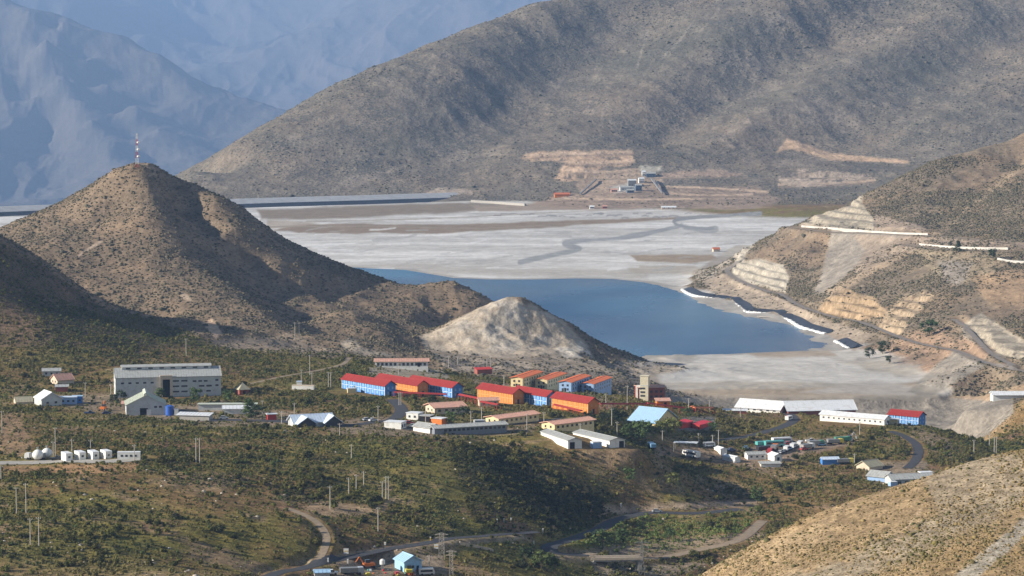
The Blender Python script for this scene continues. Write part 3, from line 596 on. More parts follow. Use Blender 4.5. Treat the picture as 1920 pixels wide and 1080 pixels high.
# bands of the tan slope in front
Z([(1920, 900), (1720, 985), (1480, 1090), (1600, 1090), (1780, 1010), (1925, 940)], (0.275, 0.235, 0.175), 0, 770, 14, 20, .7, .4)
Z([(1730, 900), (1850, 850), (1925, 850), (1925, 900), (1760, 960)], (0.30, 0.255, 0.19), 0, 770, 8, 8, .6, .5)
Z([(1925, 965), (1790, 1080), (1830, 1085), (1925, 1000)], (0.29, 0.27, 0.225), 0, 770, 3, 3, .8, .8)
streak([(1740, 960), (1700, 1000), (1650, 1060)], (0.30, 0.215, 0.125), 4, 0, 770, .7, .4)
streak([(1725, 958), (1690, 1000), (1640, 1060)], (0.42, 0.31, 0.2), 5, 0, 770, .7, .4)
# rock bands on the cut faces (layers of the rock itself)
cm = CUTM.ravel(); bm = cm > 0.02
band = np.sin(z[bm] * 3.1 + 2.5 * nB[bm]) * .5 + .5
C[bm] *= (1 - 0.30 * cm[bm] * sstep(.45, .95, band))[:, None]
C *= (1 + 0.16 * nB + 0.14 * nC)[:, None]
C = np.clip(C, 0.01, 0.8)
HZC = C.reshape(NR, NC, 3); BAREG = BARE.reshape(NR, NC)
print('ground coloured', round(time.time() - T0, 1))

# ---------------------------------------------------------------- materials
def mat(name, color, rough=0.85, metal=0.0, noise=0.12, scale=1.5, spec=0.25, bump=0.0, dirt=None):
    m = bpy.data.materials.new(name); m.use_nodes = True; t = m.node_tree; n = t.nodes; l = t.links
    b = n['Principled BSDF']; b.inputs['Roughness'].default_value = rough; b.inputs['Metallic'].default_value = metal
    b.inputs['Specular IOR Level'].default_value = spec
    tc = n.new('ShaderNodeTexCoord'); nz = n.new('ShaderNodeTexNoise'); nz.inputs['Scale'].default_value = scale; nz.inputs['Detail'].default_value = 5
    l.new(tc.outputs['Object'], nz.inputs['Vector'])
    r = n.new('ShaderNodeMapRange'); r.inputs['From Min'].default_value = .3; r.inputs['From Max'].default_value = .7
    r.inputs['To Min'].default_value = 1 - noise; r.inputs['To Max'].default_value = 1 + noise
    l.new(nz.outputs['Fac'], r.inputs['Value'])
    mx = n.new('ShaderNodeVectorMath'); mx.operation = 'SCALE'; mx.inputs[0].default_value = color[:3]
    l.new(r.outputs[0], mx.inputs['Scale'])
    out = mx.outputs[0]
    if dirt:
        n2 = n.new('ShaderNodeTexNoise'); n2.inputs['Scale'].default_value = scale * .35; n2.inputs['Detail'].default_value = 8
        l.new(tc.outputs['Object'], n2.inputs['Vector'])
        rr = n.new('ShaderNodeMapRange'); rr.inputs['From Min'].default_value = .5; rr.inputs['From Max'].default_value = .72; rr.inputs['To Max'].default_value = .6
        l.new(n2.outputs['Fac'], rr.inputs['Value'])
        mm_ = n.new('ShaderNodeMix'); mm_.data_type = 'RGBA'; l.new(rr.outputs[0], mm_.inputs['Factor']); l.new(out, mm_.inputs['A']); mm_.inputs['B'].default_value = (*dirt, 1)
        out = mm_.outputs['Result']
    l.new(out, b.inputs['Base Color'])
    if bump:
        bp = n.new('ShaderNodeBump'); bp.inputs['Distance'].default_value = bump; l.new(nz.outputs['Fac'], bp.inputs['Height']); l.new(bp.outputs[0], b.inputs['Normal'])
    return m
def earth(name, scales, bumps, amp=0.35, speck=None):
    """stored earth colour, broken up by clods, stones and (far off) brush too small to build"""
    m = bpy.data.materials.new(name); m.use_nodes = True; t = m.node_tree; n = t.nodes; l = t.links
    b = n['Principled BSDF']; b.inputs['Roughness'].default_value = 1.0; b.inputs['Specular IOR Level'].default_value = 0.05
    a = n.new('ShaderNodeAttribute'); a.attribute_name = 'Col'
    tc = n.new('ShaderNodeTexCoord')
    col = a.outputs['Color']; h = None
    for s, bu in zip(scales, bumps):
        z_ = n.new('ShaderNodeTexNoise'); z_.inputs['Scale'].default_value = s; z_.inputs['Detail'].default_value = 4; z_.inputs['Roughness'].default_value = .65
        l.new(tc.outputs['Object'], z_.inputs['Vector'])
        r = n.new('ShaderNodeMapRange'); r.inputs['From Min'].default_value = .32; r.inputs['From Max'].default_value = .68; r.inputs['To Min'].default_value = 1 - amp; r.inputs['To Max'].default_value = 1 + amp
        l.new(z_.outputs['Fac'], r.inputs['Value'])
        mx = n.new('ShaderNodeVectorMath'); mx.operation = 'SCALE'; l.new(col, mx.inputs[0]); l.new(r.outputs[0], mx.inputs['Scale']); col = mx.outputs[0]
        bp = n.new('ShaderNodeBump'); bp.inputs['Distance'].default_value = bu; bp.inputs['Strength'].default_value = .8
        l.new(z_.outputs['Fac'], bp.inputs['Height'])
        if h is not None: l.new(h, bp.inputs['Normal'])
        h = bp.outputs[0]
    if speck:
        sc, cov, sc_col, var = speck
        v = n.new('ShaderNodeTexVoronoi'); v.inputs['Scale'].default_value = sc; l.new(tc.outputs['Object'], v.inputs['Vector'])
        big = n.new('ShaderNodeTexNoise'); big.inputs['Scale'].default_value = sc * .06; big.inputs['Detail'].default_value = 5; l.new(tc.outputs['Object'], big.inputs['Vector'])
        th = n.new('ShaderNodeMapRange'); th.inputs['From Min'].default_value = .35; th.inputs['From Max'].default_value = .65; th.inputs['To Min'].default_value = cov * (1 - var); th.inputs['To Max'].default_value = cov * (1 + var)
        l.new(big.outputs['Fac'], th.inputs['Value'])
        su = n.new('ShaderNodeMath'); su.operation = 'SUBTRACT'; l.new(th.outputs[0], su.inputs[0]); l.new(v.outputs['Distance'], su.inputs[1])
        r2 = n.new('ShaderNodeMapRange'); r2.inputs['From Min'].default_value = -.06; r2.inputs['From Max'].default_value = .06; r2.inputs['To Max'].default_value = .85; l.new(su.outputs[0], r2.inputs['Value'])
        bare = n.new('ShaderNodeAttribute'); bare.attribute_name = 'Veg'
        mu = n.new('ShaderNodeMath'); mu.operation = 'MULTIPLY'; l.new(r2.outputs[0], mu.inputs[0]); l.new(bare.outputs['Fac'], mu.inputs[1])
        mm_ = n.new('ShaderNodeMix'); mm_.data_type = 'RGBA'; l.new(mu.outputs[0], mm_.inputs['Factor']); l.new(col, mm_.inputs['A']); mm_.inputs['B'].default_value = (*sc_col, 1); col = mm_.outputs['Result']
    l.new(col, b.inputs['Base Color']); l.new(h, b.inputs['Normal'])
    return m
M_NEAR = earth('dry_earth', (1.6, .3), (.3, .6), .42)
M_HILL = earth('hill_earth', (.5, .12), (.5, 1.5), .22)
M_FLAT = earth('tailings', (.35, .05), (.03, .1), .07)
M_MOUNT = earth('mountain_earth', (.10, .03), (2.0, 6.0), .20, (.24, .40, (.095, .093, .075), .5))
M_FAR = earth('far_mountain_earth', (.006, .0015), (10, 30), .06, (.06, .36, (.095, .095, .08), .4))

# ---------------------------------------------------------------- the sheets of ground
REG = np.zeros((NR - 1, NC - 1), np.int8)
yc = 0.25 * (GY[:-1, :-1] + GY[1:, :-1] + GY[:-1, 1:] + GY[1:, 1:]); xc = 0.25 * (GX[:-1, :-1] + GX[1:, :-1] + GX[:-1, 1:] + GX[1:, 1:])
fc = 0.5 * (FLATM[:-1, :-1] + FLATM[1:, 1:])
REG[:] = 1
REG[yc < 800] = 0
REG[(yc > 1455) & (xc < 105)] = 2
REG[(yc > 1455) & (xc >= 105)] = 3
REG[(fc > .55) & (yc > 1500)] = 4
REG[(yc > 3560) & (fc <= .55)] = 5
REG[yc > 6500] = 6
REG[yc > 21000] = 7
def sheet(name, reg, material):
    fr_, fc_ = np.nonzero(REG == reg)
    a = fr_ * NC + fc_
    quads = np.stack([a, a + 1, a + 1 + NC, a + NC], 1)
    ids, inv = np.unique(quads, return_inverse=True)
    V = np.stack([x[ids], y[ids], HZ.ravel()[ids]], 1).astype(np.float32)
    me = bpy.data.meshes.new(name); nf = len(quads)
    me.vertices.add(len(V)); me.vertices.foreach_set('co', V.ravel())
    me.loops.add(nf * 4); me.loops.foreach_set('vertex_index', inv.ravel().astype(np.int32))
    me.polygons.add(nf); me.polygons.foreach_set('loop_start', np.arange(nf, dtype=np.int32) * 4)
    me.polygons.foreach_set('use_smooth', np.ones(nf, bool))
    at_ = me.attributes.new('Col', 'FLOAT_COLOR', 'POINT')
    at_.data.foreach_set('color', np.concatenate([C[ids], np.ones((len(ids), 1), np.float32)], 1).ravel())
    vg = me.attributes.new('Veg', 'FLOAT', 'POINT'); vg.data.foreach_set('value', (1 - BARE[ids]).astype(np.float32))
    me.update(); me.materials.append(material)
    o = bpy.data.objects.new(name, me); COL.objects.link(o); o['kind'] = 'structure'
    return o
sheet('hillside', 0, M_NEAR); sheet('ground', 1, M_NEAR); sheet('hills', 2, M_HILL); sheet('lake_bank', 3, M_HILL)
sheet('tailings_flats', 4, M_FLAT); sheet('mountain', 5, M_MOUNT); sheet('far_mountain', 6, M_FAR); sheet('mountain_range', 7, M_FAR)

def mesh_obj(name, V, Fs, material, parent=None, smooth=False):
    me = bpy.data.meshes.new(name); me.from_pydata([tuple(v) for v in V], [], [tuple(f) for f in Fs])
    if smooth: me.polygons.foreach_set('use_smooth', [True] * len(me.polygons))
    me.materials.append(material); o = bpy.data.objects.new(name, me); COL.objects.link(o)
    if parent: o.parent = parent
    return o
# lake
m = bpy.data.materials.new('lake_water'); m.use_nodes = True; t = m.node_tree; b = t.nodes['Principled BSDF']
b.inputs['Base Color'].default_value = (0.026, 0.105, 0.215, 1); b.inputs['Roughness'].default_value = .18; b.inputs['IOR'].default_value = 1.33
tc = t.nodes.new('ShaderNodeTexCoord'); mp = t.nodes.new('ShaderNodeMapping'); mp.inputs['Scale'].default_value = (1, .6, 1); t.links.new(tc.outputs['Object'], mp.inputs[0])
nz = t.nodes.new('ShaderNodeTexNoise'); nz.inputs['Scale'].default_value = .7; nz.inputs['Detail'].default_value = 6; t.links.new(mp.outputs[0], nz.inputs['Vector'])
bp = t.nodes.new('ShaderNodeBump'); bp.inputs['Distance'].default_value = .35; bp.inputs['Strength'].default_value = 1; t.links.new(nz.outputs['Fac'], bp.inputs['Height']); t.links.new(bp.outputs[0], b.inputs['Normal'])
n2 = t.nodes.new('ShaderNodeTexNoise'); n2.inputs['Scale'].default_value = .006; n2.inputs['Detail'].default_value = 6; t.links.new(mp.outputs[0], n2.inputs['Vector'])
mr = t.nodes.new('ShaderNodeMapRange'); mr.inputs['From Min'].default_value = .35; mr.inputs['From Max'].default_value = .65; mr.inputs['To Min'].default_value = .14; mr.inputs['To Max'].default_value = .34
t.links.new(n2.outputs['Fac'], mr.inputs[0]); t.links.new(mr.outputs[0], b.inputs['Roughness'])
n3 = t.nodes.new('ShaderNodeTexNoise'); n3.inputs['Scale'].default_value = .0045; n3.inputs['Detail'].default_value = 5; n3.inputs['Distortion'].default_value = .6; t.links.new(mp.outputs[0], n3.inputs['Vector'])
cr = t.nodes.new('ShaderNodeValToRGB'); cr.color_ramp.elements[0].position = .38; cr.color_ramp.elements[0].color = (.024, .085, .175, 1); cr.color_ramp.elements[1].position = .66; cr.color_ramp.elements[1].color = (.075, .185, .295, 1)
t.links.new(n3.outputs['Fac'], cr.inputs[0]); t.links.new(cr.outputs[0], b.inputs['Base Color'])
LK = np.array(LAKE); c0 = LK.mean(0)
o = mesh_obj('lake', [(c0[0] + (p[0] - c0[0]) * 1.06, c0[1] + (p[1] - c0[1]) * 1.06, 0.0) for p in LAKE], [tuple(range(len(LAKE)))], m); o['kind'] = 'structure'
# road surfaces
SURF = {'gravel': mat('road_gravel', (.235, .205, .175), .95, scale=.5, noise=.25), 'asphalt': mat('asphalt', (.055, .056, .062), .9, scale=.8, noise=.25), 'dirt': mat('packed_dirt', (.27, .21, .145), 1, scale=.6, noise=.2), 'concrete': mat('concrete_pad', (.36, .34, .30), .9, scale=.5, noise=.15)}
for nm, (wd, surf, px, dr) in ROADS.items():
    c = RPATH[nm]; V = []; Fs = []
    tg = np.gradient(c[:, :2], axis=0); tg /= np.linalg.norm(tg, axis=1)[:, None] + 1e-9
    for i in range(len(c)):
        nx_, ny_ = -tg[i, 1], tg[i, 0]
        for s in (-.5, -.25, 0, .25, .5):
            X_, Y_ = c[i, 0] + nx_ * wd * s, c[i, 1] + ny_ * wd * s
            V.append((X_, Y_, max(c[i, 2], hz(X_, Y_)) + .10 + .03 * (1 - abs(2 * s))))
    for i in range(len(c) - 1):
        for k in range(4): Fs.append((i * 5 + k, i * 5 + k + 1, i * 5 + k + 6, i * 5 + k + 5))
    o = mesh_obj(nm, V, Fs, SURF[surf], smooth=True); o['kind'] = 'structure'
print('ground built', round(time.time() - T0, 1))
# ---------------------------------------------------------------- brush
def leafmat(name, base, rough=.9):
    m = bpy.data.materials.new(name); m.use_nodes = True; t = m.node_tree; n = t.nodes; l = t.links
    b = n['Principled BSDF']; b.inputs['Roughness'].default_value = rough; b.inputs['Specular IOR Level'].default_value = .1
    a = n.new('ShaderNodeAttribute'); a.attribute_name = 'Col'
    tc = n.new('ShaderNodeTexCoord'); z_ = n.new('ShaderNodeTexNoise'); z_.inputs['Scale'].default_value = 2.5; z_.inputs['Detail'].default_value = 3
    l.new(tc.outputs['Object'], z_.inputs['Vector'])
    r = n.new('ShaderNodeMapRange'); r.inputs['From Min'].default_value = .3; r.inputs['From Max'].default_value = .7; r.inputs['To Min'].default_value = .65; r.inputs['To Max'].default_value = 1.35
    l.new(z_.outputs['Fac'], r.inputs['Value'])
    mx = n.new('ShaderNodeVectorMath'); mx.operation = 'SCALE'
    l.new(a.outputs['Color'], mx.inputs[0]); l.new(r.outputs[0], mx.inputs['Scale']); l.new(mx.outputs[0], b.inputs['Base Color'])
    return m
M_LEAF = leafmat('brush_leaves', None)
M_BARK = mat('bark', (.12, .09, .06), .95, scale=6, noise=.3)
def ico(sub):
    import bmesh
    bm = bmesh.new(); bmesh.ops.create_icosphere(bm, subdivisions=sub, radius=1.0)
    V = np.array([v.co[:] for v in bm.verts]); Fq = np.array([[v.index for v in f.verts] for f in bm.faces]); bm.free()
    return V, Fq
def lump(kind, seed):
    """one bush: several leafy clumps, ragged outline; unit radius, foot at z=0"""
    r = np.random.default_rng(seed)
    if kind == 'tiny':
        V, Fq = ico(1); V = V * r.uniform(.6, 1.25, (len(V), 1)); keep = V[Fq].mean(1)[:, 2] > -.45
        Fq = Fq[keep]; V = V * [1, 1, .75]; V[:, 2] += .25
        return V, Fq
    n_c, n_l = {'mid': (2, 26), 'bush': (3, 60), 'big': (7, 260)}[kind]
    cs = []; VV = []; FF = []; off = 0
    for k in range(n_c):
        a = r.uniform(0, 6.28); q = r.uniform(0, .55) if k else 0
        c = np.array([math.cos(a) * q, math.sin(a) * q, r.uniform(.25, .62)]); rad = r.uniform(.35, .55); cs.append((c, rad))
        V, Fq = ico(1); V = V * r.uniform(.65, 1.0, (len(V), 1)) * rad * [1, 1, .85] + c
        VV.append(V); FF.append(Fq + off); off += len(V)
    # sprays of leaves standing out of the clumps
    for k in range(n_l):
        c, rad = cs[r.integers(n_c)]
        d = r.normal(size=3); d[2] = abs(d[2]) * .9 - .15; d /= np.linalg.norm(d)
        p = c + d * rad * r.uniform(.75, 1.18); a = r.normal(size=3); a /= np.linalg.norm(a); b = np.cross(a, d); b /= np.linalg.norm(b) + 1e-6
        s = r.uniform(.07, .16)
        VV.append(np.array([p - a * s, p + a * s, p + b * s * 1.6 + d * s])); FF.append(np.array([[0, 1, 2]]) + off); off += 3
    V = np.concatenate(VV); V[:, 2] = np.maximum(V[:, 2], -.05)
    return V, np.concatenate(FF)
BUSH = {k: [lump(k, 100 * i + s) for s in range(n)] for i, (k, n) in enumerate((('tiny', 10), ('mid', 8), ('bush', 8), ('big', 5)))}
def scatter(y0, y1, umax, dens_fn, cap=10 ** 9):
    """random spots on the ground: density in plants per square metre"""
    r0, r1 = np.searchsorted(ROWS, y0), min(np.searchsorted(ROWS, y1), NR - 1)
    c0, c1 = np.searchsorted(COLS, -umax), np.searchsorted(COLS, umax)
    Y = GY[r0:r1, c0:c1]; X = GX[r0:r1, c0:c1]
    A = np.diff(ROWS)[r0:r1][:, None] * (np.diff(COLS)[c0:c1][None, :] * Y)
    D = dens_fn(X.ravel(), Y.ravel(), slice(r0, r1), slice(c0, c1)).reshape(Y.shape) * A
    D *= 1 - np.clip(BAREG[r0:r1, c0:c1], 0, 1)
    n = min(int(D.sum()), cap)
    cdf = np.cumsum(D.ravel()); pick = np.searchsorted(cdf, RNG.random(n) * cdf[-1])
    rr, cc = np.divmod(pick, Y.shape[1]); rr += r0; cc += c0
    fr_, fc_ = RNG.random(n), RNG.random(n)
    yy = ROWS[rr] + fr_ * (ROWS[rr + 1] - ROWS[rr]); uu = COLS[cc] + fc_ * (COLS[cc + 1] - COLS[cc])
    return np.stack([uu * yy, yy, hgt(uu * yy, yy)], 1)
# outlines on the ground plane where nothing grows: filled with the footprints of what is built later
CLEAR = [(at(*p[0], p[3], p[4]), p[1], p[2]) for p in PADS]
def cleared(P):
    k = np.ones(len(P), bool)
    for c, rx_, ry_ in CLEAR:
        k &= ((P[:, 0] - c.x) / rx_) ** 2 + ((P[:, 1] - c.y) / ry_) ** 2 > .8
    return P[k]
def brush(name, P, R, kind, cols, zs=1.0, label=None):
    """one mesh of many bushes"""
    n = len(P); var = RNG.integers(0, len(BUSH[kind]), n); ang = RNG.random(n) * 6.28
    VV, FF, CC = [], [], []; off = 0
    for k in range(len(BUSH[kind])):
        I = np.nonzero(var == k)[0]
        if not len(I): continue
        V, Fq = BUSH[kind][k]
        ca, sa = np.cos(ang[I])[:, None], np.sin(ang[I])[:, None]; r = R[I][:, None]
        X = (V[None, :, 0] * ca - V[None, :, 1] * sa) * r + P[I, 0][:, None]
        Y = (V[None, :, 0] * sa + V[None, :, 1] * ca) * r + P[I, 1][:, None]
        Z_ = V[None, :, 2] * r * zs * RNG.uniform(.8, 1.25, (len(I), 1)) + P[I, 2][:, None] - .06 * r
        VV.append(np.stack([X, Y, Z_], 2).reshape(-1, 3)); nv = len(V)
        FF.append((Fq[None] + (np.arange(len(I)) * nv)[:, None, None] + off).reshape(-1, 3))
        CC.append(np.repeat(cols[I], nv, 0)); off += nv * len(I)
    V = np.concatenate(VV).astype(np.float32); Fq = np.concatenate(FF).astype(np.int32); Cc = np.concatenate(CC).astype(np.float32)
    me = bpy.data.meshes.new(name); nf = len(Fq)
    me.vertices.add(len(V)); me.vertices.foreach_set('co', V.ravel()); me.loops.add(nf * 3); me.loops.foreach_set('vertex_index', Fq.ravel())
    me.polygons.add(nf); me.polygons.foreach_set('loop_start', np.arange(nf, dtype=np.int32) * 3)
    a = me.attributes.new('Col', 'FLOAT_COLOR', 'POINT'); a.data.foreach_set('color', np.concatenate([Cc, np.ones((len(Cc), 1), np.float32)], 1).ravel())
    me.update(); me.materials.append(M_LEAF)
    o = bpy.data.objects.new(name, me); COL.objects.link(o); o['kind'] = 'stuff'
    print(name, n, nf)
    return o
GREENS = np.array([(.056, .060, .019), (.086, .083, .023), (.110, .102, .029), (.044, .048, .020), (.138, .122, .038), (.10, .105, .028), (.095, .10, .026), (.065, .085, .03)])
DRYS = np.array([(.105, .092, .058), (.125, .105, .066), (.085, .082, .055), (.14, .115, .072), (.075, .074, .048)])
def tint(n, pal, var=.25):
    return pal[RNG.integers(0, len(pal), n)] * RNG.uniform(1 - var, 1 + var, (n, 1))
def px_in(X, Y, poly, soft=4):
    u, v = proj(X, Y, hgt(X, Y)); return sstep(-soft, soft, poly_sd(u, v, poly))
# ---------------------------------------------------------------- building kit
class MB:
    def __init__(s): s.v = []; s.f = []
    def add(s, V, Fs):
        o = len(s.v); s.v += [tuple(p) for p in V]; s.f += [tuple(i + o for i in f) for f in Fs]; return s
    def box(s, x0, x1, y0, y1, z0, z1):
        V = [(a, b, c) for c in (z0, z1) for b in (y0, y1) for a in (x0, x1)]
        return s.add(V, [(0, 2, 3, 1), (4, 5, 7, 6), (0, 1, 5, 4), (2, 6, 7, 3), (0, 4, 6, 2), (1, 3, 7, 5)])
    def bar(s, a, b, r, r2=None, n=6):
        a = Vector(a); b = Vector(b); d = (b - a).normalized(); r2 = r if r2 is None else r2
        q = d.orthogonal().normalized(); w_ = d.cross(q); V = []
        for c, rr in ((a, r), (b, r2)):
            for k in range(n):
                t_ = 2 * math.pi * k / n; V.append(c + (q * math.cos(t_) + w_ * math.sin(t_)) * rr)
        return s.add(V, [(k, (k + 1) % n, n + (k + 1) % n, n + k) for k in range(n)] + [tuple(range(n))[::-1], tuple(range(n, 2 * n))])
    def lathe(s, prof, n=14, c=(0, 0)):
        V = []; m_ = len(prof)
        for r, z_ in prof:
            for k in range(n):
                t_ = 2 * math.pi * k / n; V.append((c[0] + r * math.cos(t_), c[1] + r * math.sin(t_), z_))
        return s.add(V, [(i * n + k, i * n + (k + 1) % n, (i + 1) * n + (k + 1) % n, (i + 1) * n + k) for i in range(m_ - 1) for k in range(n)] + [tuple(range(n))[::-1], tuple(range((m_ - 1) * n, m_ * n))])
    def prism(s, poly, y0, y1):
        """outline in x-z, run along y"""
        n = len(poly); V = [(a, y0, c) for a, c in poly] + [(a, y1, c) for a, c in poly]
        return s.add(V, [tuple(range(n)), tuple(range(n, 2 * n))[::-1]] + [(k, n + k, n + (k + 1) % n, (k + 1) % n) for k in range(n)])
    def prism_x(s, poly, x0, x1):
        """outline in y-z, run along x"""
        n = len(poly); V = [(x0, a, c) for a, c in poly] + [(x1, a, c) for a, c in poly]
        return s.add(V, [tuple(range(n))[::-1], tuple(range(n, 2 * n))] + [(k, (k + 1) % n, n + (k + 1) % n, n + k) for k in range(n)])
    def build(s, name, material, parent=None, smooth=False, label=None):
        o = mesh_obj(name, s.v, s.f, material, parent, smooth)
        if label: o['label'] = label
        return o
def empty(name, loc, yaw=0.0):
    o = bpy.data.objects.new(name, None); COL.objects.link(o); o.location = loc; o.rotation_euler = (0, 0, yaw); return o
def dup(o, parent=None):
    c = o.copy(); COL.objects.link(c)
    if parent: c.parent = parent
    return c
MT_ = {}
def M(name, *a, **k):
    if name not in MT_: MT_[name] = mat(name, *a, **k)
    return MT_[name]
BLUE = M('blue_wall', (.062, .215, .56), .6, noise=.10, dirt=(.10, .22, .42)); SKYB = M('pale_blue_wall', (.30, .45, .68), .6, dirt=(.3, .35, .4))
ORNG = M('orange_wall', (.62, .20, .045), .65, noise=.10, dirt=(.45, .25, .12)); CREAM = M('cream_wall', (.74, .60, .33), .7, dirt=(.45, .38, .26))
WHITE = M('white_wall', (.76, .76, .72), .6, noise=.06, dirt=(.5, .47, .42)); GREYW = M('grey_wall', (.52, .54, .53), .7, noise=.07, dirt=(.32, .31, .29))
REDR = M('red_roof', (.30, .034, .030), .8, noise=.12, dirt=(.36, .05, .04)); ORR = M('orange_roof', (.62, .18, .075), .6, noise=.12, dirt=(.42, .16, .10))
PINKR = M('pink_roof', (.62, .36, .27), .75, noise=.12, dirt=(.38, .25, .19)); GREYR = M('grey_roof', (.42, .43, .41), .6, noise=.10, dirt=(.26, .255, .24))
WHR = M('white_roof', (.74, .76, .77), .5, noise=.05, dirt=(.55, .54, .5)); BLR = M('light_blue_roof', (.36, .56, .76), .5, noise=.08, dirt=(.35, .45, .52))
BWR = M('blue_white_roof', (.60, .70, .82), .5, noise=.08, dirt=(.45, .5, .56)); GRNR = M('pale_green_roof', (.52, .56, .46), .6, noise=.08, dirt=(.4, .4, .33)); TANR = M('tan_roof', (.46, .42, .29), .7, noise=.1, dirt=(.33, .29, .2))
GLASS = M('dark_glass', (.05, .056, .066), .12, spec=.6, noise=.1); GLBL = M('blue_glass', (.22, .42, .64), .3, spec=.5); GLOR = M('amber_glass', (.64, .27, .075), .3, spec=.5)
DARK = M('dark_opening', (.018, .018, .02), .9); RED = M('red_paint', (.50, .045, .035), .55, dirt=(.3, .07, .05)); STEEL = M('grey_steel', (.34, .34, .33), .5, .5); WOOD = M('weathered_wood', (.46, .42, .36), .9, scale=4, noise=.2)
YELLOW = M('yellow_paint', (.72, .46, .05), .5, dirt=(.4, .28, .1)); BRICK = M('red_brown_wall', (.33, .10, .07), .8, dirt=(.2, .1, .08)); LTRIM = M('pale_trim', (.62, .72, .80), .6); OTRIM = M('cream_trim', (.70, .37, .13), .6)
BLK = M('black_liner', (.032, .034, .040), .45, spec=.4, noise=.3, scale=.3); BAG = M('white_bags', (.72, .72, .69), .8, scale=.8, noise=.12, bump=.1); RUB = M('tyre_rubber', (.02, .02, .02), .9); CONC = M('concrete', (.40, .38, .34), .9, noise=.12, dirt=(.28, .26, .22)); BEIGE = M('beige_wall', (.60, .50, .38), .75, dirt=(.4, .33, .25))
def house(name, label, cat, px, py, L, W, H, rise, yaw, wall, roof, d=(1000, 1500), kind='gable', over=.5, wins=(), door=None, group=None, glass=None, trim=None, found=5.0, lift=0.0, wlabel=None, frame=None):
    """building whose corner nearest the viewer stands at photo pixel (px, py); ridge along its own x axis"""
    yaw = math.radians(yaw); ca, sa = math.cos(yaw), math.sin(yaw)
    cs = [(sx * L / 2, sy * W / 2) for sx in (-1, 1) for sy in (-1, 1)]
    k = min(cs, key=lambda c: c[0] * sa + c[1] * ca)
    g = at(px, py, *d)
    cx, cy = g.x - (k[0] * ca - k[1] * sa), g.y - (k[0] * sa + k[1] * ca)
    root = empty(name, (cx, cy, g.z + lift), yaw); tag(root, label, cat, group)
    CLEAR.append((Vector((cx, cy, g.z)), max(L, W) * .62, max(L, W) * .62 if abs(sa) > .5 else W * .9))
    wb = MB(); h = H
    if kind == 'gable':
        wb.prism_x([(-W / 2, -found), (W / 2, -found), (W / 2, H), (0, H + rise), (-W / 2, H)], -L / 2, L / 2)
    elif kind == 'shed':
        wb.prism_x([(-W / 2, -found), (W / 2, -found), (W / 2, H + rise), (-W / 2, H)], -L / 2, L / 2)
    else:
        wb.box(-L / 2, L / 2, -W / 2, W / 2, -found, H)
    wb.build('walls', wall, root, label=wlabel)
    rb = MB(); t_ = .22; o_ = over; s_ = rise / (W / 2) if kind == 'gable' else 0; e = .02
    if kind == 'gable':
        ye = W / 2 + o_; ze = H - s_ * o_
        for sg in (-1, 1):
            rb.prism_x([(0, H + rise + e), (sg * ye, ze + e), (sg * ye, ze + e + t_), (0, H + rise + e + t_)][::-sg], -L / 2 - o_, L / 2 + o_)
        n_ = max(3, int(L / 1.2))
        for i in range(n_ + 1):          # standing seams of the metal sheets
            x_ = -L / 2 - o_ + .05 + i * (L + 2 * o_ - .1) / n_
            for sg in (-1, 1):
                rb.prism_x([(sg * .1, H + rise + e + t_ - s_ * .1), (sg * ye, ze + e + t_), (sg * ye, ze + e + t_ + .07), (sg * .1, H + rise + e + t_ + .07 - s_ * .1)][::-sg], x_ - .04, x_ + .04)
        rb.prism_x([(-.35, H + rise + t_ - .35 * s_ + .06), (.35, H + rise + t_ - .35 * s_ + .06), (0, H + rise + t_ + .14)], -L / 2 - o_ - .03, L / 2 + o_ + .03)
    elif kind == 'shed':
        q = rise / W; rb.prism_x([(-W / 2 - o_, H - q * o_ + e), (W / 2 + o_, H + rise + q * o_ + e), (W / 2 + o_, H + rise + q * o_ + e + t_), (-W / 2 - o_, H - q * o_ + e + t_)], -L / 2 - o_, L / 2 + o_)
        n_ = max(2, int(L / 1.5))
        for i in range(n_ + 1):
            x_ = -L / 2 - o_ + .05 + i * (L + 2 * o_ - .1) / n_
            rb.prism_x([(-W / 2 - o_, H - q * o_ + e + t_), (W / 2 + o_, H + rise + q * o_ + e + t_), (W / 2 + o_, H + rise + q * o_ + e + t_ + .07), (-W / 2 - o_, H - q * o_ + e + t_ + .07)], x_ - .04, x_ + .04)
    elif kind == 'hip':
        rl = max(0, L / 2 - W / 2); xe, ye = L / 2 + o_, W / 2 + o_
        V = [(-xe, -ye, H + e), (xe, -ye, H + e), (xe, ye, H + e), (-xe, ye, H + e), (-rl, 0, H + rise), (rl, 0, H + rise)]
        rb.add(V, [(0, 1, 5, 4), (1, 2, 5), (2, 3, 4, 5), (3, 0, 4), (3, 2, 1, 0)])
    else:
        rb.box(-L / 2 - o_, L / 2 + o_, -W / 2 - o_, W / 2 + o_, H + e, H + e + .3)
    rb.build('roof', roof, root)
    gl = glass or GLASS
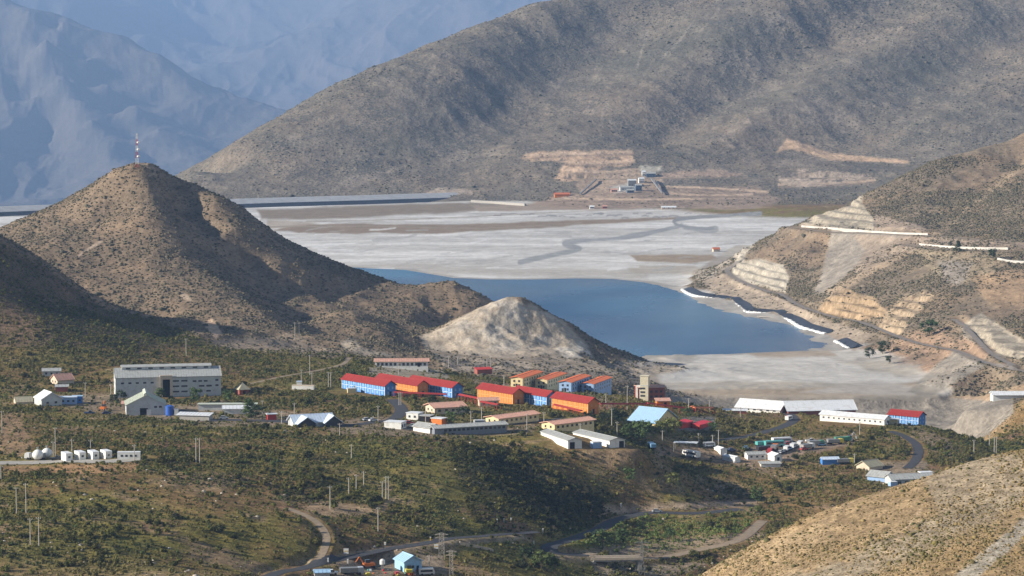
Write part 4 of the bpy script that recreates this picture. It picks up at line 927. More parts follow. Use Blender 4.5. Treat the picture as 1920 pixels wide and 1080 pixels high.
    for (face, nx_, nz_, ww, wh, sill, gap_z, x0, x1) in wins:
        mb_ = MB(); pr = .05
        if face in 'fb': mb_.box(-ww / 2, ww / 2, -pr, pr, 0, wh)
        else: mb_.box(-pr, pr, -ww / 2, ww / 2, 0, wh)
        first = None; span = (L if face in 'fb' else W)
        for j in range(nz_):
            for i in range(nx_):
                q = span * (x0 + (x1 - x0) * ((i + .5) / nx_) - .5)
                loc = {'f': (q, -W / 2, 0), 'b': (q, W / 2, 0), 'r': (L / 2, q, 0), 'l': (-L / 2, q, 0)}[face]
                if first is None:
                    first = o = mb_.build('window', gl, root)
                    if frame:
                        fb = MB(); f_ = .16
                        for (a0, a1, b0, b1) in ((-ww / 2 - f_, ww / 2 + f_, -f_, 0), (-ww / 2 - f_, ww / 2 + f_, wh, wh + f_), (-ww / 2 - f_, -ww / 2, 0, wh), (ww / 2, ww / 2 + f_, 0, wh)):
                            if face in 'fb': fb.box(a0, a1, -pr - .03, pr + .03, b0, b1)
                            else: fb.box(-pr - .03, pr + .03, a0, a1, b0, b1)
                        fo = fb.build('frame', frame, o)
                else:
                    o = dup(first, root)
                    if frame: dup(fo, o)
                o.location = (loc[0], loc[1], sill + j * gap_z)
    if trim:
        tb = MB(); mt_, nb = trim
        for i in range(nb + 1):
            q = -L / 2 + .2 + i * (L - .4) / nb
            tb.box(q - .16, q + .16, -W / 2 - .14, -W / 2 + .05, -found, H - .3 if kind == 'gable' else H)
        tb.box(-L / 2 + .36, L / 2 - .36, -W / 2 - .11, -W / 2 + .04, H * .47, H * .47 + .22)
        tb.build('pilaster', mt_, root)
    if door:
        for (face, q, dw, dh) in door:
            db = MB(); pr = .06
            if face in 'fb': y_ = -W / 2 if face == 'f' else W / 2; db.box(q - dw / 2, q + dw / 2, y_ - pr, y_ + pr, -.2, dh)
            else: x_ = -L / 2 if face == 'l' else L / 2; db.box(x_ - pr, x_ + pr, q - dw / 2, q + dw / 2, -.2, dh)
            db.build('door', DARK, root)
    root['H'] = H
    del root['H']
    return root
# ---------------------------------------------------------------- barracks
GB = 'red roofed barracks blocks in the camp'
WB = [('f', 9, 2, 1.5, 1.35, .75, 2.35, .01, .99), ('r', 2, 2, 1.0, 1.2, .8, 2.35, .1, .9)]
def barracks(label, px, py, L, col, n=9):
    bl = col == 'blue'
    return house('barracks', label, 'barracks', px, py, L, 6.4, 5.2, 2.0, -52, BLUE if bl else ORNG, REDR, over=.7, group=GB,
                 wins=[('f', n, 2, 1.75, 1.5, .65, 2.35, .01, .99), ('r', 2, 2, 1.0, 1.2, .8, 2.35, .1, .9)], glass=GLBL if bl else GLOR, trim=(LTRIM if bl else OTRIM, n), door=[('r', 0, 1.1, 2.1)], found=6)
barracks('long blue barracks with red roof, the one farthest from the row of four gabled dormitories', 722, 743, 37, 'blue')
barracks('orange barracks squeezed between two blue barracks, its lower half behind a red walkway', 783, 742, 36, 'orange', 8)
barracks('blue barracks standing alone right of the half hidden orange barracks', 848, 746, 37, 'blue', 8)
barracks('tall sunlit orange barracks left of the blue one with a dark ground floor', 962, 758, 28, 'orange', 7)
barracks('blue barracks between two orange barracks, below the gabled dormitories', 1025, 763, 26, 'blue', 6)
barracks('orange barracks nearest the blue roofed hall, at the end of the row', 1103, 776, 27, 'orange', 7)
# four dormitories with orange roofs
for (px, py, c_, lb) in [(980, 727, CREAM, 'cream dormitory with orange gable roof, farthest from the cream tower'), (1026, 730, CREAM, 'cream dormitory with orange gable roof next to a pale blue one'),
                         (1071, 735, SKYB, 'pale blue dormitory with orange gable roof next to a cream one'), (1113, 738, SKYB, 'pale blue dormitory with orange gable roof nearest the cream tower')]:
    house('dormitory', lb, 'dormitory', px, py, 30, 6.6, 5.0, .7, 70, c_, ORR, d=(1200, 1500), over=.6, group='gabled dormitories in a row', wins=[('l', 2, 2, 1.1, 1.1, .7, 2.1, .1, .9), ('f', 7, 2, 1.2, 1.1, .8, 2.1, .05, .95)], door=[('l', 0, 1.0, 2.0)])
# ---------------------------------------------------------------- large grey hall
r = house('assembly_hall', 'large grey hall with pale roof, tan entrance porch and three rows of small windows', 'hall', 217, 746, 51, 19, 9.6, 3.6, 11, GREYW, GREYR, d=(1150, 1400), over=.4,
          wins=[('f', 5, 1, 1.5, .8, 6.6, 1, .03, .38), ('f', 2, 3, 3.0, .75, 2.0, 2.6, .53, .69), ('f', 3, 1, 1.8, .8, 6.9, 1, .72, .88), ('f', 2, 1, 2.6, .8, 4.5, 1, .78, .92), ('f', 2, 1, 2.2, .8, 2.0, 1, .76, .92), ('f', 1, 2, 1.5, .9, 4.6, 2.6, .93, .99), ('l', 2, 2, 1.4, 1, 2.5, 3.4, .1, .9)])
mb = MB()
mb.box(-22, 21, -2.2, 2.2, 12.2, 14.0); mb.build('clerestory', GREYW, r)
mb = MB(); mb.prism_x([(-2.7, 14.0), (2.7, 14.0), (0, 15.0)], -22.5, 21.5); mb.build('clerestory_roof', GREYR, r)
wf = MB().box(-1.1, 1.1, -.05, .05, 0, .7)
f0 = None
for i in range(8):
    o = wf.build('window', GLASS, r) if f0 is None else dup(f0, r); f0 = f0 or o
    o.location = (-19 + 5.4 * i, -2.2, 12.9)
mb = MB(); mb.box(-4.2, -2.9, -11.2, -9.4, -4, 8.6); mb.box(.6, 1.8, -11.2, -9.4, -4, 8.6); mb.box(-4.2, 1.8, -11.3, -9.35, 8.6, 10.6); mb.build('porch', BEIGE, r)
MB().box(-2.9, .6, -9.62, -9.4, -1, 8.4).build('door', DARK, r)  # flat dark sheet, coloured as the shade in the porch recess
# workshop with the gable front
r = house('workshop', 'pale green gabled workshop with a raised ridge vent, in front of the large grey hall', 'workshop', 237, 779, 17, 18, 4.6, 4.4, -80, GREYW, GRNR, d=(1100, 1300), over=.5,
          wins=[('r', 2, 1, 1.3, .9, 3.2, 1, .68, .92)], door=[('r', -1.0, 3.6, 3.2)])
MB().prism_x([(-1.0, 8.9), (1.0, 8.9), (1.0, 9.7), (0, 10.3), (-1.0, 9.7)], -8.7, 8.6).build('ridge_vent', GRNR, r)
MB().box(8.55, 8.7, 0.2, 2.2, -.1, 2.6).build('garage_door', WHITE, r)
house('shed', 'small peach shed against the lit side of the pale green workshop', 'shed', 228, 768, 5, 4, 2.6, .6, 5, BEIGE, PINKR, d=(1100, 1300), kind='shed')
r = empty('water_tank', at(318, 779, 1100, 1300)); tag(r, 'round blue water tank beside the pale green workshop', 'tank')
MB().lathe([(1.9, -1), (1.9, 4.2)], 18).build('shell', M('blue_tank', (.04, .12, .45), .5), r); MB().lathe([(2.0, 4.2), (2.0, 4.35), (.3, 4.9)], 18).build('lid', M('blue_tank', ()), r)
house('cabin', 'small white cabin standing beside the round blue water tank', 'cabin', 327, 779, 1.8, 1.8, 2.6, .1, 5, WHITE, WHR, d=(1100, 1300), kind='flat', over=.05)
house('house', 'white gabled house with grey front wall left of the blue cabins', 'house', 78, 762, 11, 10, 3.2, 3.0, -62, GREYW, WHR, d=(1100, 1320), wins=[('r', 2, 1, 1.2, 1, 1, 1, .1, .9)])
house('cabin', 'pale blue flat roofed cabin joined to the white gabled house', 'cabin', 112, 758, 8, 5, 3.0, .1, 8, SKYB, BWR, d=(1100, 1320), kind='flat', over=.2, wins=[('f', 3, 1, 1, .9, 1, 1, .05, .95)])
house('cabin', 'bright blue boxy cabin at the end of the pale blue one', 'cabin', 135, 756, 5, 4, 3.0, .1, 8, BLUE, BLR, d=(1100, 1320), kind='flat', over=.1, wins=[('f', 2, 1, .9, .9, 1, 1, .05, .95)])
house('tent', 'low tan tent roof among the dark bushes at the left edge', 'tent', 30, 758, 8, 7, .8, 2.0, 20, BEIGE, TANR, d=(1100, 1320), over=.2)
house('house', 'peach roofed house with a bright gable, up the slope from the pale blue cabin', 'house', 108, 722, 9, 8, 2.4, 2.6, 35, BEIGE, PINKR, d=(1150, 1450), wins=[('l', 2, 1, 1, .9, 1, 1, .1, .9)])
house('house', 'flat grey roofed house behind the peach roofed house', 'house', 80, 706, 9, 7, 2.6, 1.0, 10, GREYW, GREYR, d=(1150, 1450), wins=[('f', 3, 1, 1, .9, 1, 1, .05, .95)])
house('hut', 'low hut with rusty brown wall under the peach roofed house', 'hut', 104, 735, 6, 5, 2.4, .4, 8, BRICK, GREYR, d=(1150, 1450), kind='shed')
house('kiosk', 'little square hut with pale pyramid roof right of the large grey hall', 'hut', 449, 741, 5, 5, 2.6, 3.2, 25, BRICK, TANR, d=(1150, 1400), kind='hip', over=.7, door=[('f', 0, 1.2, 2)])
house('covered_yard', 'long pale flat roof between the grey hall and the blue water tank', 'roof', 372, 770, 27, 4, 2.8, .1, 2, GREYW, GRNR, d=(1100, 1320), kind='flat')
house('shed', 'bright cream shed roof lying below the tree by the grey hall', 'shed', 418, 777, 12, 5, 2.4, .8, 6, WHITE, WHR, d=(1100, 1320), kind='shed')
house('shed', 'pale canopy like a boat hull beside the parking area of the hall', 'shed', 392, 789, 15, 5, 2.2, .5, -12, CONC, WHR, d=(1100, 1320), kind='shed')
house('hut', 'red hut with white door panel by the pole left of the twin gabled building', 'hut', 502, 788, 4, 3, 2.5, .1, 15, RED, WHR, d=(1100, 1320), kind='flat')
house('container', 'white container lying in bushes below the dirt track', 'container', 588, 731, 11, 2.6, 1.8, .1, -9, WHITE, BEIGE, d=(1150, 1450), kind='flat', over=.05)
house('cabin', 'small bluish white cabin at the end of the white container', 'cabin', 556, 726, 2.5, 2.5, 2.6, .1, 0, WHITE, BWR, d=(1150, 1450), kind='flat', over=.1)
house('cabin', 'little cream cabin in bushes in front of the long blue barracks', 'cabin', 652, 737, 4.5, 2.6, 2.0, .1, 10, CREAM, WHR, d=(1100, 1320), kind='flat', over=.1)
# twin gabled white building
r = house('canteen', 'low building with bluish white roof and two dark gabled ends', 'canteen', 552, 800, 18, 9, 1.8, 2.6, 22, GREYW, BWR, d=(1080, 1250), over=.8)
for (x_, y_, l_, w_) in ((-4.5, -4.5, 8, 8), (8.0, -3.5, 8, 7)):
    MB().prism([(x_ - w_ / 2, -4), (x_ + w_ / 2, -4), (x_ + w_ / 2, 1.6), (x_, 4.2), (x_ - w_ / 2, 1.6)], y_ - l_ / 2, y_ + l_ / 2).build('wing', M('gable_shade', (.05, .055, .07), .5), r)  # gable walls coloured near black for the shade on their fronts
    b_ = MB()
    for sg in (-1, 1): b_.prism([(x_, 4.25), (x_ + sg * (w_ / 2 + .8), 1.1), (x_ + sg * (w_ / 2 + .8), 1.35), (x_, 4.5)][::sg], y_ - l_ / 2 - .8, y_ + l_ / 2)
    b_.build('wing_roof', BWR, r)
# ---------------------------------------------------------------- middle of the village
house('bungalow', 'pink roofed bungalow with cream porch above the white flat cabins', 'bungalow', 815, 777, 15, 11, 3.0, 1.4, 24, BEIGE, PINKR, d=(1100, 1300), over=1.0, wins=[('f', 4, 1, 1.3, 1.1, 1, 1, .05, .95), ('l', 2, 1, 1.3, 1.1, 1, 1, .1, .9)])
house('bungalow', 'long pink roofed bungalow standing behind the long grey building', 'bungalow', 935, 797, 25, 8.5, 2.8, .9, 44, CREAM, PINKR, d=(1080, 1260), over=.8, wins=[('f', 8, 1, 1.3, 1.1, 1, 1, .03, .97), ('l', 2, 1, 1.1, 1.1, 1, 1, .1, .9)], group='pink roofed bungalows')
house('bungalow', 'long pink roofed bungalow standing behind the two white sheds', 'bungalow', 1040, 808, 24, 8.5, 2.8, .9, 42, CREAM, PINKR, d=(1080, 1260), over=.8, wins=[('f', 8, 1, 1.3, 1.1, 1, 1, .03, .97), ('l', 2, 1, 1.1, 1.1, 1, 1, .1, .9)], group='pink roofed bungalows')
house('school', 'long pink roofed building with pale columns on the bare pad under the hill', 'building', 703, 687, 29, 9, 2.6, 1.0, 2, WHITE, PINKR, d=(1350, 1600), over=.8, wins=[('f', 12, 1, 1.3, 1.5, .4, 1, .02, .98)], door=[('f', 9.5, 1.4, 2)])
house('cabin', 'white flat roofed cabin with dark carport, nearest the long grey building', 'cabin', 752, 805, 8, 6, 2.8, .1, -20, WHITE, WHR, d=(1050, 1260), kind='flat', over=.2, wins=[('r', 2, 1, 1.4, 1.4, .6, 1, .05, .95)])
house('cabin', 'white cabin with two windows behind the other white flat roofed cabin', 'cabin', 784, 788, 6, 5, 2.9, .1, -25, WHITE, WHR, d=(1050, 1280), kind='flat', over=.2, wins=[('f', 2, 1, 1, 1, 1, 1, .05, .95)])
house('carport', 'dark open carport beside the white cabin with two windows', 'carport', 806, 791, 5, 5, 2.4, .1, -20, DARK, GREYR, d=(1050, 1280), kind='flat', over=.3)  # solid block, walls coloured black as the shade under the roof
house('shop', 'small orange building with white roof edge by the street', 'shop', 828, 797, 5.5, 4.5, 2.6, .1, -30, M('orange_paint', (.72, .2, .04), .6), WHR, d=(1050, 1280), kind='flat', over=.3)
house('longhouse', 'long low grey building with pale roof along the edge of the slope', 'building', 815, 815, 34, 7, 2.6, .8, 24, M('slate_wall', (.20, .22, .25), .7), GREYR, d=(1050, 1220), over=.7, wins=[('f', 14, 1, 1.3, 1.0, 1.0, 1, .12, .99)])
house('annex', 'short pale roofed wing set at the near end of the long grey building', 'annex', 806, 813, 10, 6.5, 2.4, 1.3, -42, WHITE, GREYR, d=(1050, 1220), over=.6)
house('warehouse', 'white walled shed with grey roof, nearer to the pink roofed bungalow', 'warehouse', 1065, 842, 30, 6.4, 3.5, 1.0, 112, WHITE, GREYR, d=(1060, 1200), over=.35, group='white walled sheds', door=[('l', 1.2, 2.2, 2.8)])
house('warehouse', 'white walled shed with grey roof, nearer to the blue roofed hall', 'warehouse', 1143, 840, 30, 7.6, 3.0, 1.0, 120, WHITE, GREYR, d=(1060, 1200), over=.35, group='white walled sheds', door=[('l', -2.2, 2.4, 2.6)])
house('cabin', 'small pale blue cabin between the two white walled sheds', 'cabin', 1112, 841, 4, 3, 2.4, .1, 20, SKYB, WHR, d=(1060, 1200), kind='flat', over=.1)
house('hall', 'light blue roofed hall with two broad slopes, surrounded by trees', 'hall', 1229, 799, 15, 18, 1.9, 5.2, -38, CREAM, BLR, d=(1120, 1320), over=1.0, wins=[('f', 3, 1, 1.6, 1.2, .9, 1, .05, .95), ('l', 2, 1, 1.2, 1, .9, 1, .1, .9)])
# tower and its wing
r = empty('tower', at(1209, 751, 1200, 1480), math.radians(-14)); tag(r, 'slim cream tower with stacked openings beside the dormitories', 'tower')
MB().box(-2.1, 2.1, -2.1, 2.1, -4, 12.6).build('walls', M('pale_cream_wall', (.66, .60, .44), .7, dirt=(.45, .4, .3)), r); MB().box(-2.3, 2.3, -2.3, 2.3, 12.62, 12.9).build('roof', M('pale_cream_wall', ()), r)
MB().box(-4.2, -2.12, -1.9, 1.9, -4, 7.6).build('stair_bay', WHITE, r)
o0 = None
for i in range(3):
    o = MB().box(-1.6, .8, -2.17, -2.0, 0, .9).build('window', GLASS, r) if o0 is None else dup(o0, r); o0 = o0 or o; o.location = (-.3, 0, 2.2 + i * 1.9)
MB().box(-1.9, 2.15, -2.16, -2.0, 7.7, 8.1).build('ledge', GREYW, r)
house('annex', 'brown walled wing with pinkish roof left of the cream tower', 'annex', 1196, 750, 14, 8, 6.2, .6, 8, BRICK, PINKR, d=(1200, 1480), over=.6, wins=[('f', 5, 2, 1.3, 1.2, 1.0, 2.6, .05, .95)])
house('kiosk', 'small orange hut with pale pink roof under the cream tower', 'hut', 1232, 762, 6.5, 5, 2.6, .7, 6, M('orange_paint', ()), PINKR, d=(1200, 1480), kind='shed', over=.6, door=[('f', 1, 1.2, 2)])
# white V shaped halls
house('depot', 'white roofed hall turned away to the left, with red band along its foot', 'hall', 1462, 775, 25, 13, 1.9, 3.4, -30, WHITE, WHR, d=(1250, 1480), over=.8, wins=[('f', 6, 1, 1.6, 1.2, .6, 1, .05, .95)])
house('depot', 'longest white roofed hall, its gable meeting the other white hall in a V', 'hall', 1478, 776, 36, 15, 1.7, 3.8, 9, BRICK, WHR, d=(1250, 1480), over=.9, door=[('f', 8, 3, 2)])
house('shed', 'low white strip roofed shed in front of the V shaped white halls', 'shed', 1400, 777, 12, 4, 1.8, .3, -4, BRICK, WHR, d=(1250, 1480), kind='shed')
house('barracks', 'long white barracks with white roof below the V shaped halls', 'barracks', 1658, 798, 36, 7, 3.1, 1.4, -34, WHITE, WHR, d=(1200, 1450), over=.5, wins=[('f', 12, 1, 1.0, .8, 1.3, 1, .02, .98), ('r', 1, 1, 1.2, 1.2, 1, 1, .2, .8)], door=[('r', 1.5, 1.2, 2)])
house('cabin', 'cream cabin with brown door at the end of the long white barracks', 'cabin', 1683, 797, 4.5, 4, 2.6, .1, -20, CREAM, WHR, d=(1200, 1450), kind='flat', over=.3, door=[('r', 0, 1.2, 2)])
house('barracks', 'short blue barracks with red roof beside the long white barracks', 'barracks', 1722, 798, 17, 7.6, 4.6, 1.9, -36, BLUE, REDR, d=(1200, 1450), over=.7, glass=GLBL, group=GB, wins=[('f', 5, 2, 1.4, 1.2, .6, 2.1, .02, .98), ('r', 2, 2, 1, 1, .8, 2.1, .1, .9)], trim=(LTRIM, 5))
house('canopy', 'white canopy roof at the right edge above the grey dam', 'canopy', 1862, 753, 30, 8, 2.8, 1.4, 1, WHITE, WHR, d=(1380, 1600), over=.8, lift=1.0)
# red covered walkways
def walkway(label, a, b, d, h=2.6, roof=REDR, wdt=2.6):
    A, B = at(*a, *d), at(*b, *d); v = (B - A).xy; L = v.length; yaw = math.atan2(v.y, v.x)
    r = empty('covered_walkway', A, yaw); tag(r, label, 'walkway', 'red covered walkways'); dz = B.z - A.z
    mb = MB(); n = max(2, int(L / 4))
    V = [(0, -wdt / 2, h), (L, -wdt / 2, h + dz), (L, 0, h + .7 + dz), (0, 0, h + .7), (L, wdt / 2, h + dz), (0, wdt / 2, h)]
    mb.add(V, [(0, 1, 2, 3), (3, 2, 4, 5), (0, 3, 5), (1, 4, 2), (0, 5, 4, 1)]); mb.build('roof', roof, r)
    for i in range(n + 1):
        for s in (-1, 1):
            x_ = .2 + i * (L - .4) / n; MB().bar((x_, s * wdt * .4, -2 + dz * x_ / L), (x_, s * wdt * .4, h + dz * x_ / L), .1).build('post', RED, r)
walkway('red covered walkway in front of the half hidden orange barracks', (738, 746), (838, 750), (1150, 1350))
walkway('red covered walkway under the blue barracks standing alone', (862, 752), (900, 760), (1150, 1350), 3.0)
walkway('short red covered walkway by the cream porch below the orange barracks', (902, 764), (935, 770), (1130, 1330))
walkway('red covered walkway at the foot of the last orange barracks', (1040, 768), (1090, 780), (1130, 1330), 2.2)
walkway('long orange red covered walkway from the last barracks to the cream tower', (1124, 768), (1212, 768), (1150, 1400))
walkway('red covered walkway passing behind the light blue roofed hall', (1214, 768), (1290, 778), (1150, 1420), 3)
walkway('orange red covered walkway climbing down from the cream tower', (1272, 756), (1300, 772), (1200, 1450), 2.4, ORR)
walkway('orange roofed walkway at the foot of the shaded bank', (1301, 774), (1336, 774), (1200, 1450), 2.4, ORR)
house('house', 'cream roofed house with dark openings between the pink bungalow and the orange barracks', 'house', 900, 762, 9, 6, 2.6, 1.0, 10, BEIGE, PINKR, d=(1100, 1320), wins=[('f', 3, 1, 1.2, 1.2, .8, 1, .05, .95)])
house('shed', 'red shed with flat roof half hidden behind the pale rock hill track', 'shed', 895, 702, 9, 5, 2.6, .6, 20, BRICK, RED, d=(1300, 1560), kind='shed')
for (px, py, lb) in [(1277, 804, 'long red carport roof left of the small parking area'), (1312, 806, 'curved red carport roof right of the small parking area')]:
    house('carport', lb, 'carport', px, py, 12, 4.4, 2.2, .5, 58, RED, M('crimson_roof', (.5, .04, .06), .5), d=(1120, 1360), kind='shed', group='red carports', over=.3)
# ---------------------------------------------------------------- yard
YD = (1120, 1290)
house('cabin', 'white cabin with shaded grey front, left of the longer white cabin in the yard', 'cabin', 1351, 853, 6, 3.5, 2.5, .6, 115, WHITE, WHR, d=YD, over=.2)
house('cabin', 'long white cabin lowest on the yard slope', 'cabin', 1378, 868, 9, 3.2, 2.2, .5, 125, WHITE, WHR, d=YD, over=.2)
house('cabin', 'grey roofed white cabin between the two groups of vehicles', 'cabin', 1402, 862, 9, 5, 2.2, .9, 12, WHITE, GREYR, d=YD, over=.3, wins=[('f', 3, 1, 1, .8, .9, 1, .05, .95)])
house('cabin', 'white cabin with ragged roof beside the parked vehicles', 'cabin', 1452, 866, 7, 4, 2.6, .9, 110, WHITE, WHR, d=YD, over=.3, door=[('l', 0, 1.2, 2)])
house('shed', 'low grey roofed shed at the front edge of the yard', 'shed', 1427, 876, 9, 4, 1.4, .4, 6, WHITE, GREYR, d=YD, kind='shed')
house('shed', 'blue ended shed with grey roof in the bushes below the yard', 'shed', 1542, 872, 8, 4, 2.4, .8, 8, BLUE, BWR, d=YD, over=.2)
house('shed', 'pale tan gabled roof surrounded by dark trees', 'shed', 1630, 884, 9, 8, 2.0, 2.2, 40, BEIGE, TANR, d=(1120, 1280), over=.6)
r = house('complex', 'large grey roofed workshop partly behind the tan slope', 'workshop', 1672, 912, 20, 8, 3.0, 1.6, 14, GREYW, GREYR, d=(1100, 1260), over=.6, wins=[('f', 5, 1, 1.6, 1.2, .9, 1, .1, .95)])
house('workshop', 'pale roofed wing left of the large grey roofed workshop', 'workshop', 1660, 905, 9, 8, 2.4, 1.8, -35, SKYB, GREYR, d=(1100, 1260), over=.6)
house('cabin', 'white flat cabin farthest right by the grey roofed workshop', 'cabin', 1728, 896, 5, 3, 2.2, .2, 14, WHITE, WHR, d=(1100, 1280), kind='flat')
house('cabin', 'bluish white cabin in the shade in front of the grey roofed workshop', 'cabin', 1670, 914, 3, 3, 2.2, .1, 14, SKYB, WHR, d=(1080, 1240), kind='flat', over=.1)
# open canopy on posts
r = empty('open_canopy', at(1262, 847, 1080, 1260), math.radians(-12)); tag(r, 'open white canopy on steel posts at the edge of the yard', 'canopy')
MB().box(0, 11, 0, 5, 4.0, 4.3).build('roof', WHR, r)
for x_ in (.3, 3.8, 7.3, 10.7):
    for y_ in (.3, 4.7): MB().bar((x_, y_, -2), (x_, y_, 4.0), .13).build('post', STEEL, r)
# ---------------------------------------------------------------- vehicles
WHEEL = {}
def vehicle(kind, label, px, py, yaw, col, d=YD, group=None, cat=None, on=None):
    g = at(px, py, *d) if on is None else on
    P_ = {'car': (4.2, 1.75), 'pickup': (5.0, 1.85), 'van': (5.4, 2.0), 'bus': (10.0, 2.5), 'truck': (8.0, 2.5), 'digger': (5.5, 2.4)}[kind]; L, W = P_
    name = {'car': 'parked_car', 'pickup': 'pickup_truck', 'van': 'van', 'bus': 'bus', 'truck': 'truck', 'digger': 'digger'}[kind]
    r = empty(name, (g.x, g.y, g.z + .05), math.radians(yaw)); tag(r, label, cat or kind, group)
    h2 = W / 2
    if kind == 'car':
        MB().prism([(-L / 2, .35), (L / 2, .35), (L / 2, .72), (L / 2 - .9, .9), (-L / 2 + .5, .92), (-L / 2, .8)], -h2, h2).build('body', col, r)
        MB().prism([(-L / 2 + .45, .9), (L / 2 - 1.1, .9), (L / 2 - 1.8, 1.42), (-L / 2 + .9, 1.45)], -h2 + .12, h2 - .12).build('window', GLASS, r)
        MB().prism([(-L / 2 + .85, 1.45), (L / 2 - 1.78, 1.42), (L / 2 - 1.8, 1.5), (-L / 2 + .9, 1.52)], -h2 + .14, h2 - .14).build('roof', col, r)
    elif kind == 'pickup':
        MB().prism([(-L / 2, .45), (L / 2, .45), (L / 2, .95), (L / 2 - 1.3, 1.08), (-L / 2, 1.08)], -h2, h2).build('body', col, r)
        MB().prism([(-.5, 1.08), (1.3, 1.08), (.75, 1.68), (-.35, 1.72)], -h2 + .1, h2 - .1).build('cabin', GLASS, r)
        MB().box(-.38, .78, -h2 + .12, h2 - .12, 1.72, 1.8).build('roof', col, r)
    elif kind in ('van', 'bus'):
        hh = 2.3 if kind == 'van' else 3.0
        MB().prism([(-L / 2, .4), (L / 2, .4), (L / 2, 1.2), (L / 2 - .5, hh), (-L / 2, hh)], -h2, h2).build('body', col, r)
        for s in (-1, 1): MB().box(-L / 2 + .5, L / 2 - .8, s * h2 - .03, s * h2 + .03, hh * .5, hh * .8).build('window', GLASS, r)
        MB().prism([(L / 2 + .01, 1.25), (L / 2 - .46, hh - .15), (L / 2 - .42, hh - .15), (L / 2 + .05, 1.25)], -h2 + .15, h2 - .15).build('windscreen', GLASS, r)
    elif kind == 'truck':
        MB().prism([(L / 2 - 2, .6), (L / 2, .6), (L / 2, 1.6), (L / 2 - .3, 2.6), (L / 2 - 2, 2.6)], -h2, h2).build('cab', col, r)
        MB().prism([(L / 2 + .01, 1.6), (L / 2 - .27, 2.45), (L / 2 - .22, 2.45), (L / 2 + .06, 1.6)], -h2 + .2, h2 - .2).build('windscreen', GLASS, r)
        MB().box(-L / 2, L / 2 - 2.15, -h2, h2, .95, 2.5).build('cargo_box', col if RNG.random() < .5 else STEEL, r)
        MB().box(-L / 2 + .1, L / 2 - .1, -.5, .5, .55, .94).build('chassis', RUB, r)
    else:
        MB().box(-2.2, 1.6, -1.1, 1.1, .9, 1.9).build('body', col, r); MB().box(-.6, .9, -.9, .5, 1.92, 3.0).build('cab', GLASS, r)
        a = MB(); a.bar((1.4, .7, 1.6), (3.3, .7, 4.2), .22, .18); a.bar((3.3, .7, 4.2), (5.0, .7, 2.0), .18, .14); a.build('arm', col, r)
        MB().prism([(4.6, 2.1), (5.4, 2.0), (5.5, 1.1), (4.8, .9)], .2, 1.2).build('bucket', STEEL, r)
    rad = {'car': .32, 'pickup': .38, 'van': .36, 'bus': .48, 'truck': .5, 'digger': .55}[kind]
    if rad not in WHEEL:
        me = MB(); me.bar((0, -.11, 0), (0, .11, 0), rad, n=10); o = me.build('wheel', RUB, r); WHEEL[rad] = o.data
        bpy.data.objects.remove(o)
    for sx in (-1, 1):
        for sy in (-1, 1):
            o = bpy.data.objects.new('wheel', WHEEL[rad]); COL.objects.link(o); o.parent = r; o.location = (sx * L * .31, sy * (h2 - .06), rad)
    return r
PT = {n: M(n + '_paint', c, .35, spec=.5, noise=.05, dirt=tuple(.6 * q + .08 for q in c)) for n, c in dict(white=(.78, .78, .76), teal=(.10, .40, .38), green=(.07, .27, .15), orange=(.70, .25, .05), silver=(.48, .50, .52), crimson=(.50, .05, .05), sky=(.22, .42, .62), navy=(.04, .07, .18), lemon=(.70, .58, .07), black=(.03, .03, .035)).items()}
GV = 'vehicles parked in the dirt yard'
for (k, px, py, yw, c, lb) in [
    ('truck', 1432, 837, 25, 'teal', 'teal truck at the left end of the parked vehicles'), ('truck', 1434, 846, 25, 'black', 'black truck in front of the teal one'), ('bus', 1452, 838, 20, 'teal', 'pale teal bus behind the orange truck'),
    ('truck', 1452, 844, 75, 'orange', 'orange truck facing away between teal trucks'), ('van', 1444, 850, 75, 'crimson', 'crimson van in front of the orange truck'), ('bus', 1466, 832, 20, 'white', 'white bus highest in the group of parked vehicles'),
    ('car', 1463, 850, 70, 'white', 'white car at the lower end of the row of white cars'), ('car', 1469, 848, 70, 'silver', 'silver car second from the low end of the row'), ('van', 1475, 845, 70, 'white', 'white van in the middle of the row of white cars'), ('car', 1481, 843, 70, 'sky', 'light blue car among the white cars'), ('van', 1487, 840, 70, 'white', 'white van next to the light blue car'), ('car', 1493, 838, 70, 'silver', 'silver car near the upper end of the row'), ('van', 1500, 836, 70, 'white', 'white van at the upper end of the row'),
    ('car', 1487, 832, 20, 'black', 'black car behind the row of white cars'), ('car', 1478, 834, 20, 'crimson', 'dark red car behind the row of white cars'), ('truck', 1514, 842, 40, 'white', 'white truck with red load near the teal tank truck'), ('car', 1508, 844, 30, 'crimson', 'red car beside the white truck'),
    ('truck', 1530, 836, 20, 'green', 'dark green truck right of the white truck'), ('car', 1547, 833, 15, 'white', 'white car between the green and the yellow truck'), ('car', 1541, 836, 15, 'sky', 'pale blue car between the green and the yellow truck'), ('truck', 1566, 833, 15, 'lemon', 'yellow truck near the right end of the vehicles'), ('truck', 1580, 829, 15, 'green', 'bright green truck behind the yellow truck'), ('digger', 1592, 828, 30, 'silver', 'grey digger at the right end of the vehicles'),
    ('car', 1398, 842, 100, 'sky', 'pale blue car beside the grey roofed white cabin'), ('truck', 1585, 870, 8, 'lemon', 'yellow truck standing alone beside the blue ended shed'), ('bus', 1296, 857, 128, 'white', 'white bus parked beside the open canopy'), ('truck', 1222, 841, 100, 'sky', 'grey blue truck with dark load left of the open canopy'), ('van', 1330, 838, 20, 'white', 'white van half hidden by bushes behind the open canopy'),
    ('car', 1372, 846, 20, 'navy', 'navy car in the shade of the white cabin'), ('pickup', 1520, 829, 10, 'white', 'white pickup parked on the red earth behind the trucks')]:
    vehicle(k, lb, px, py, yw, PT[c], group=GV)
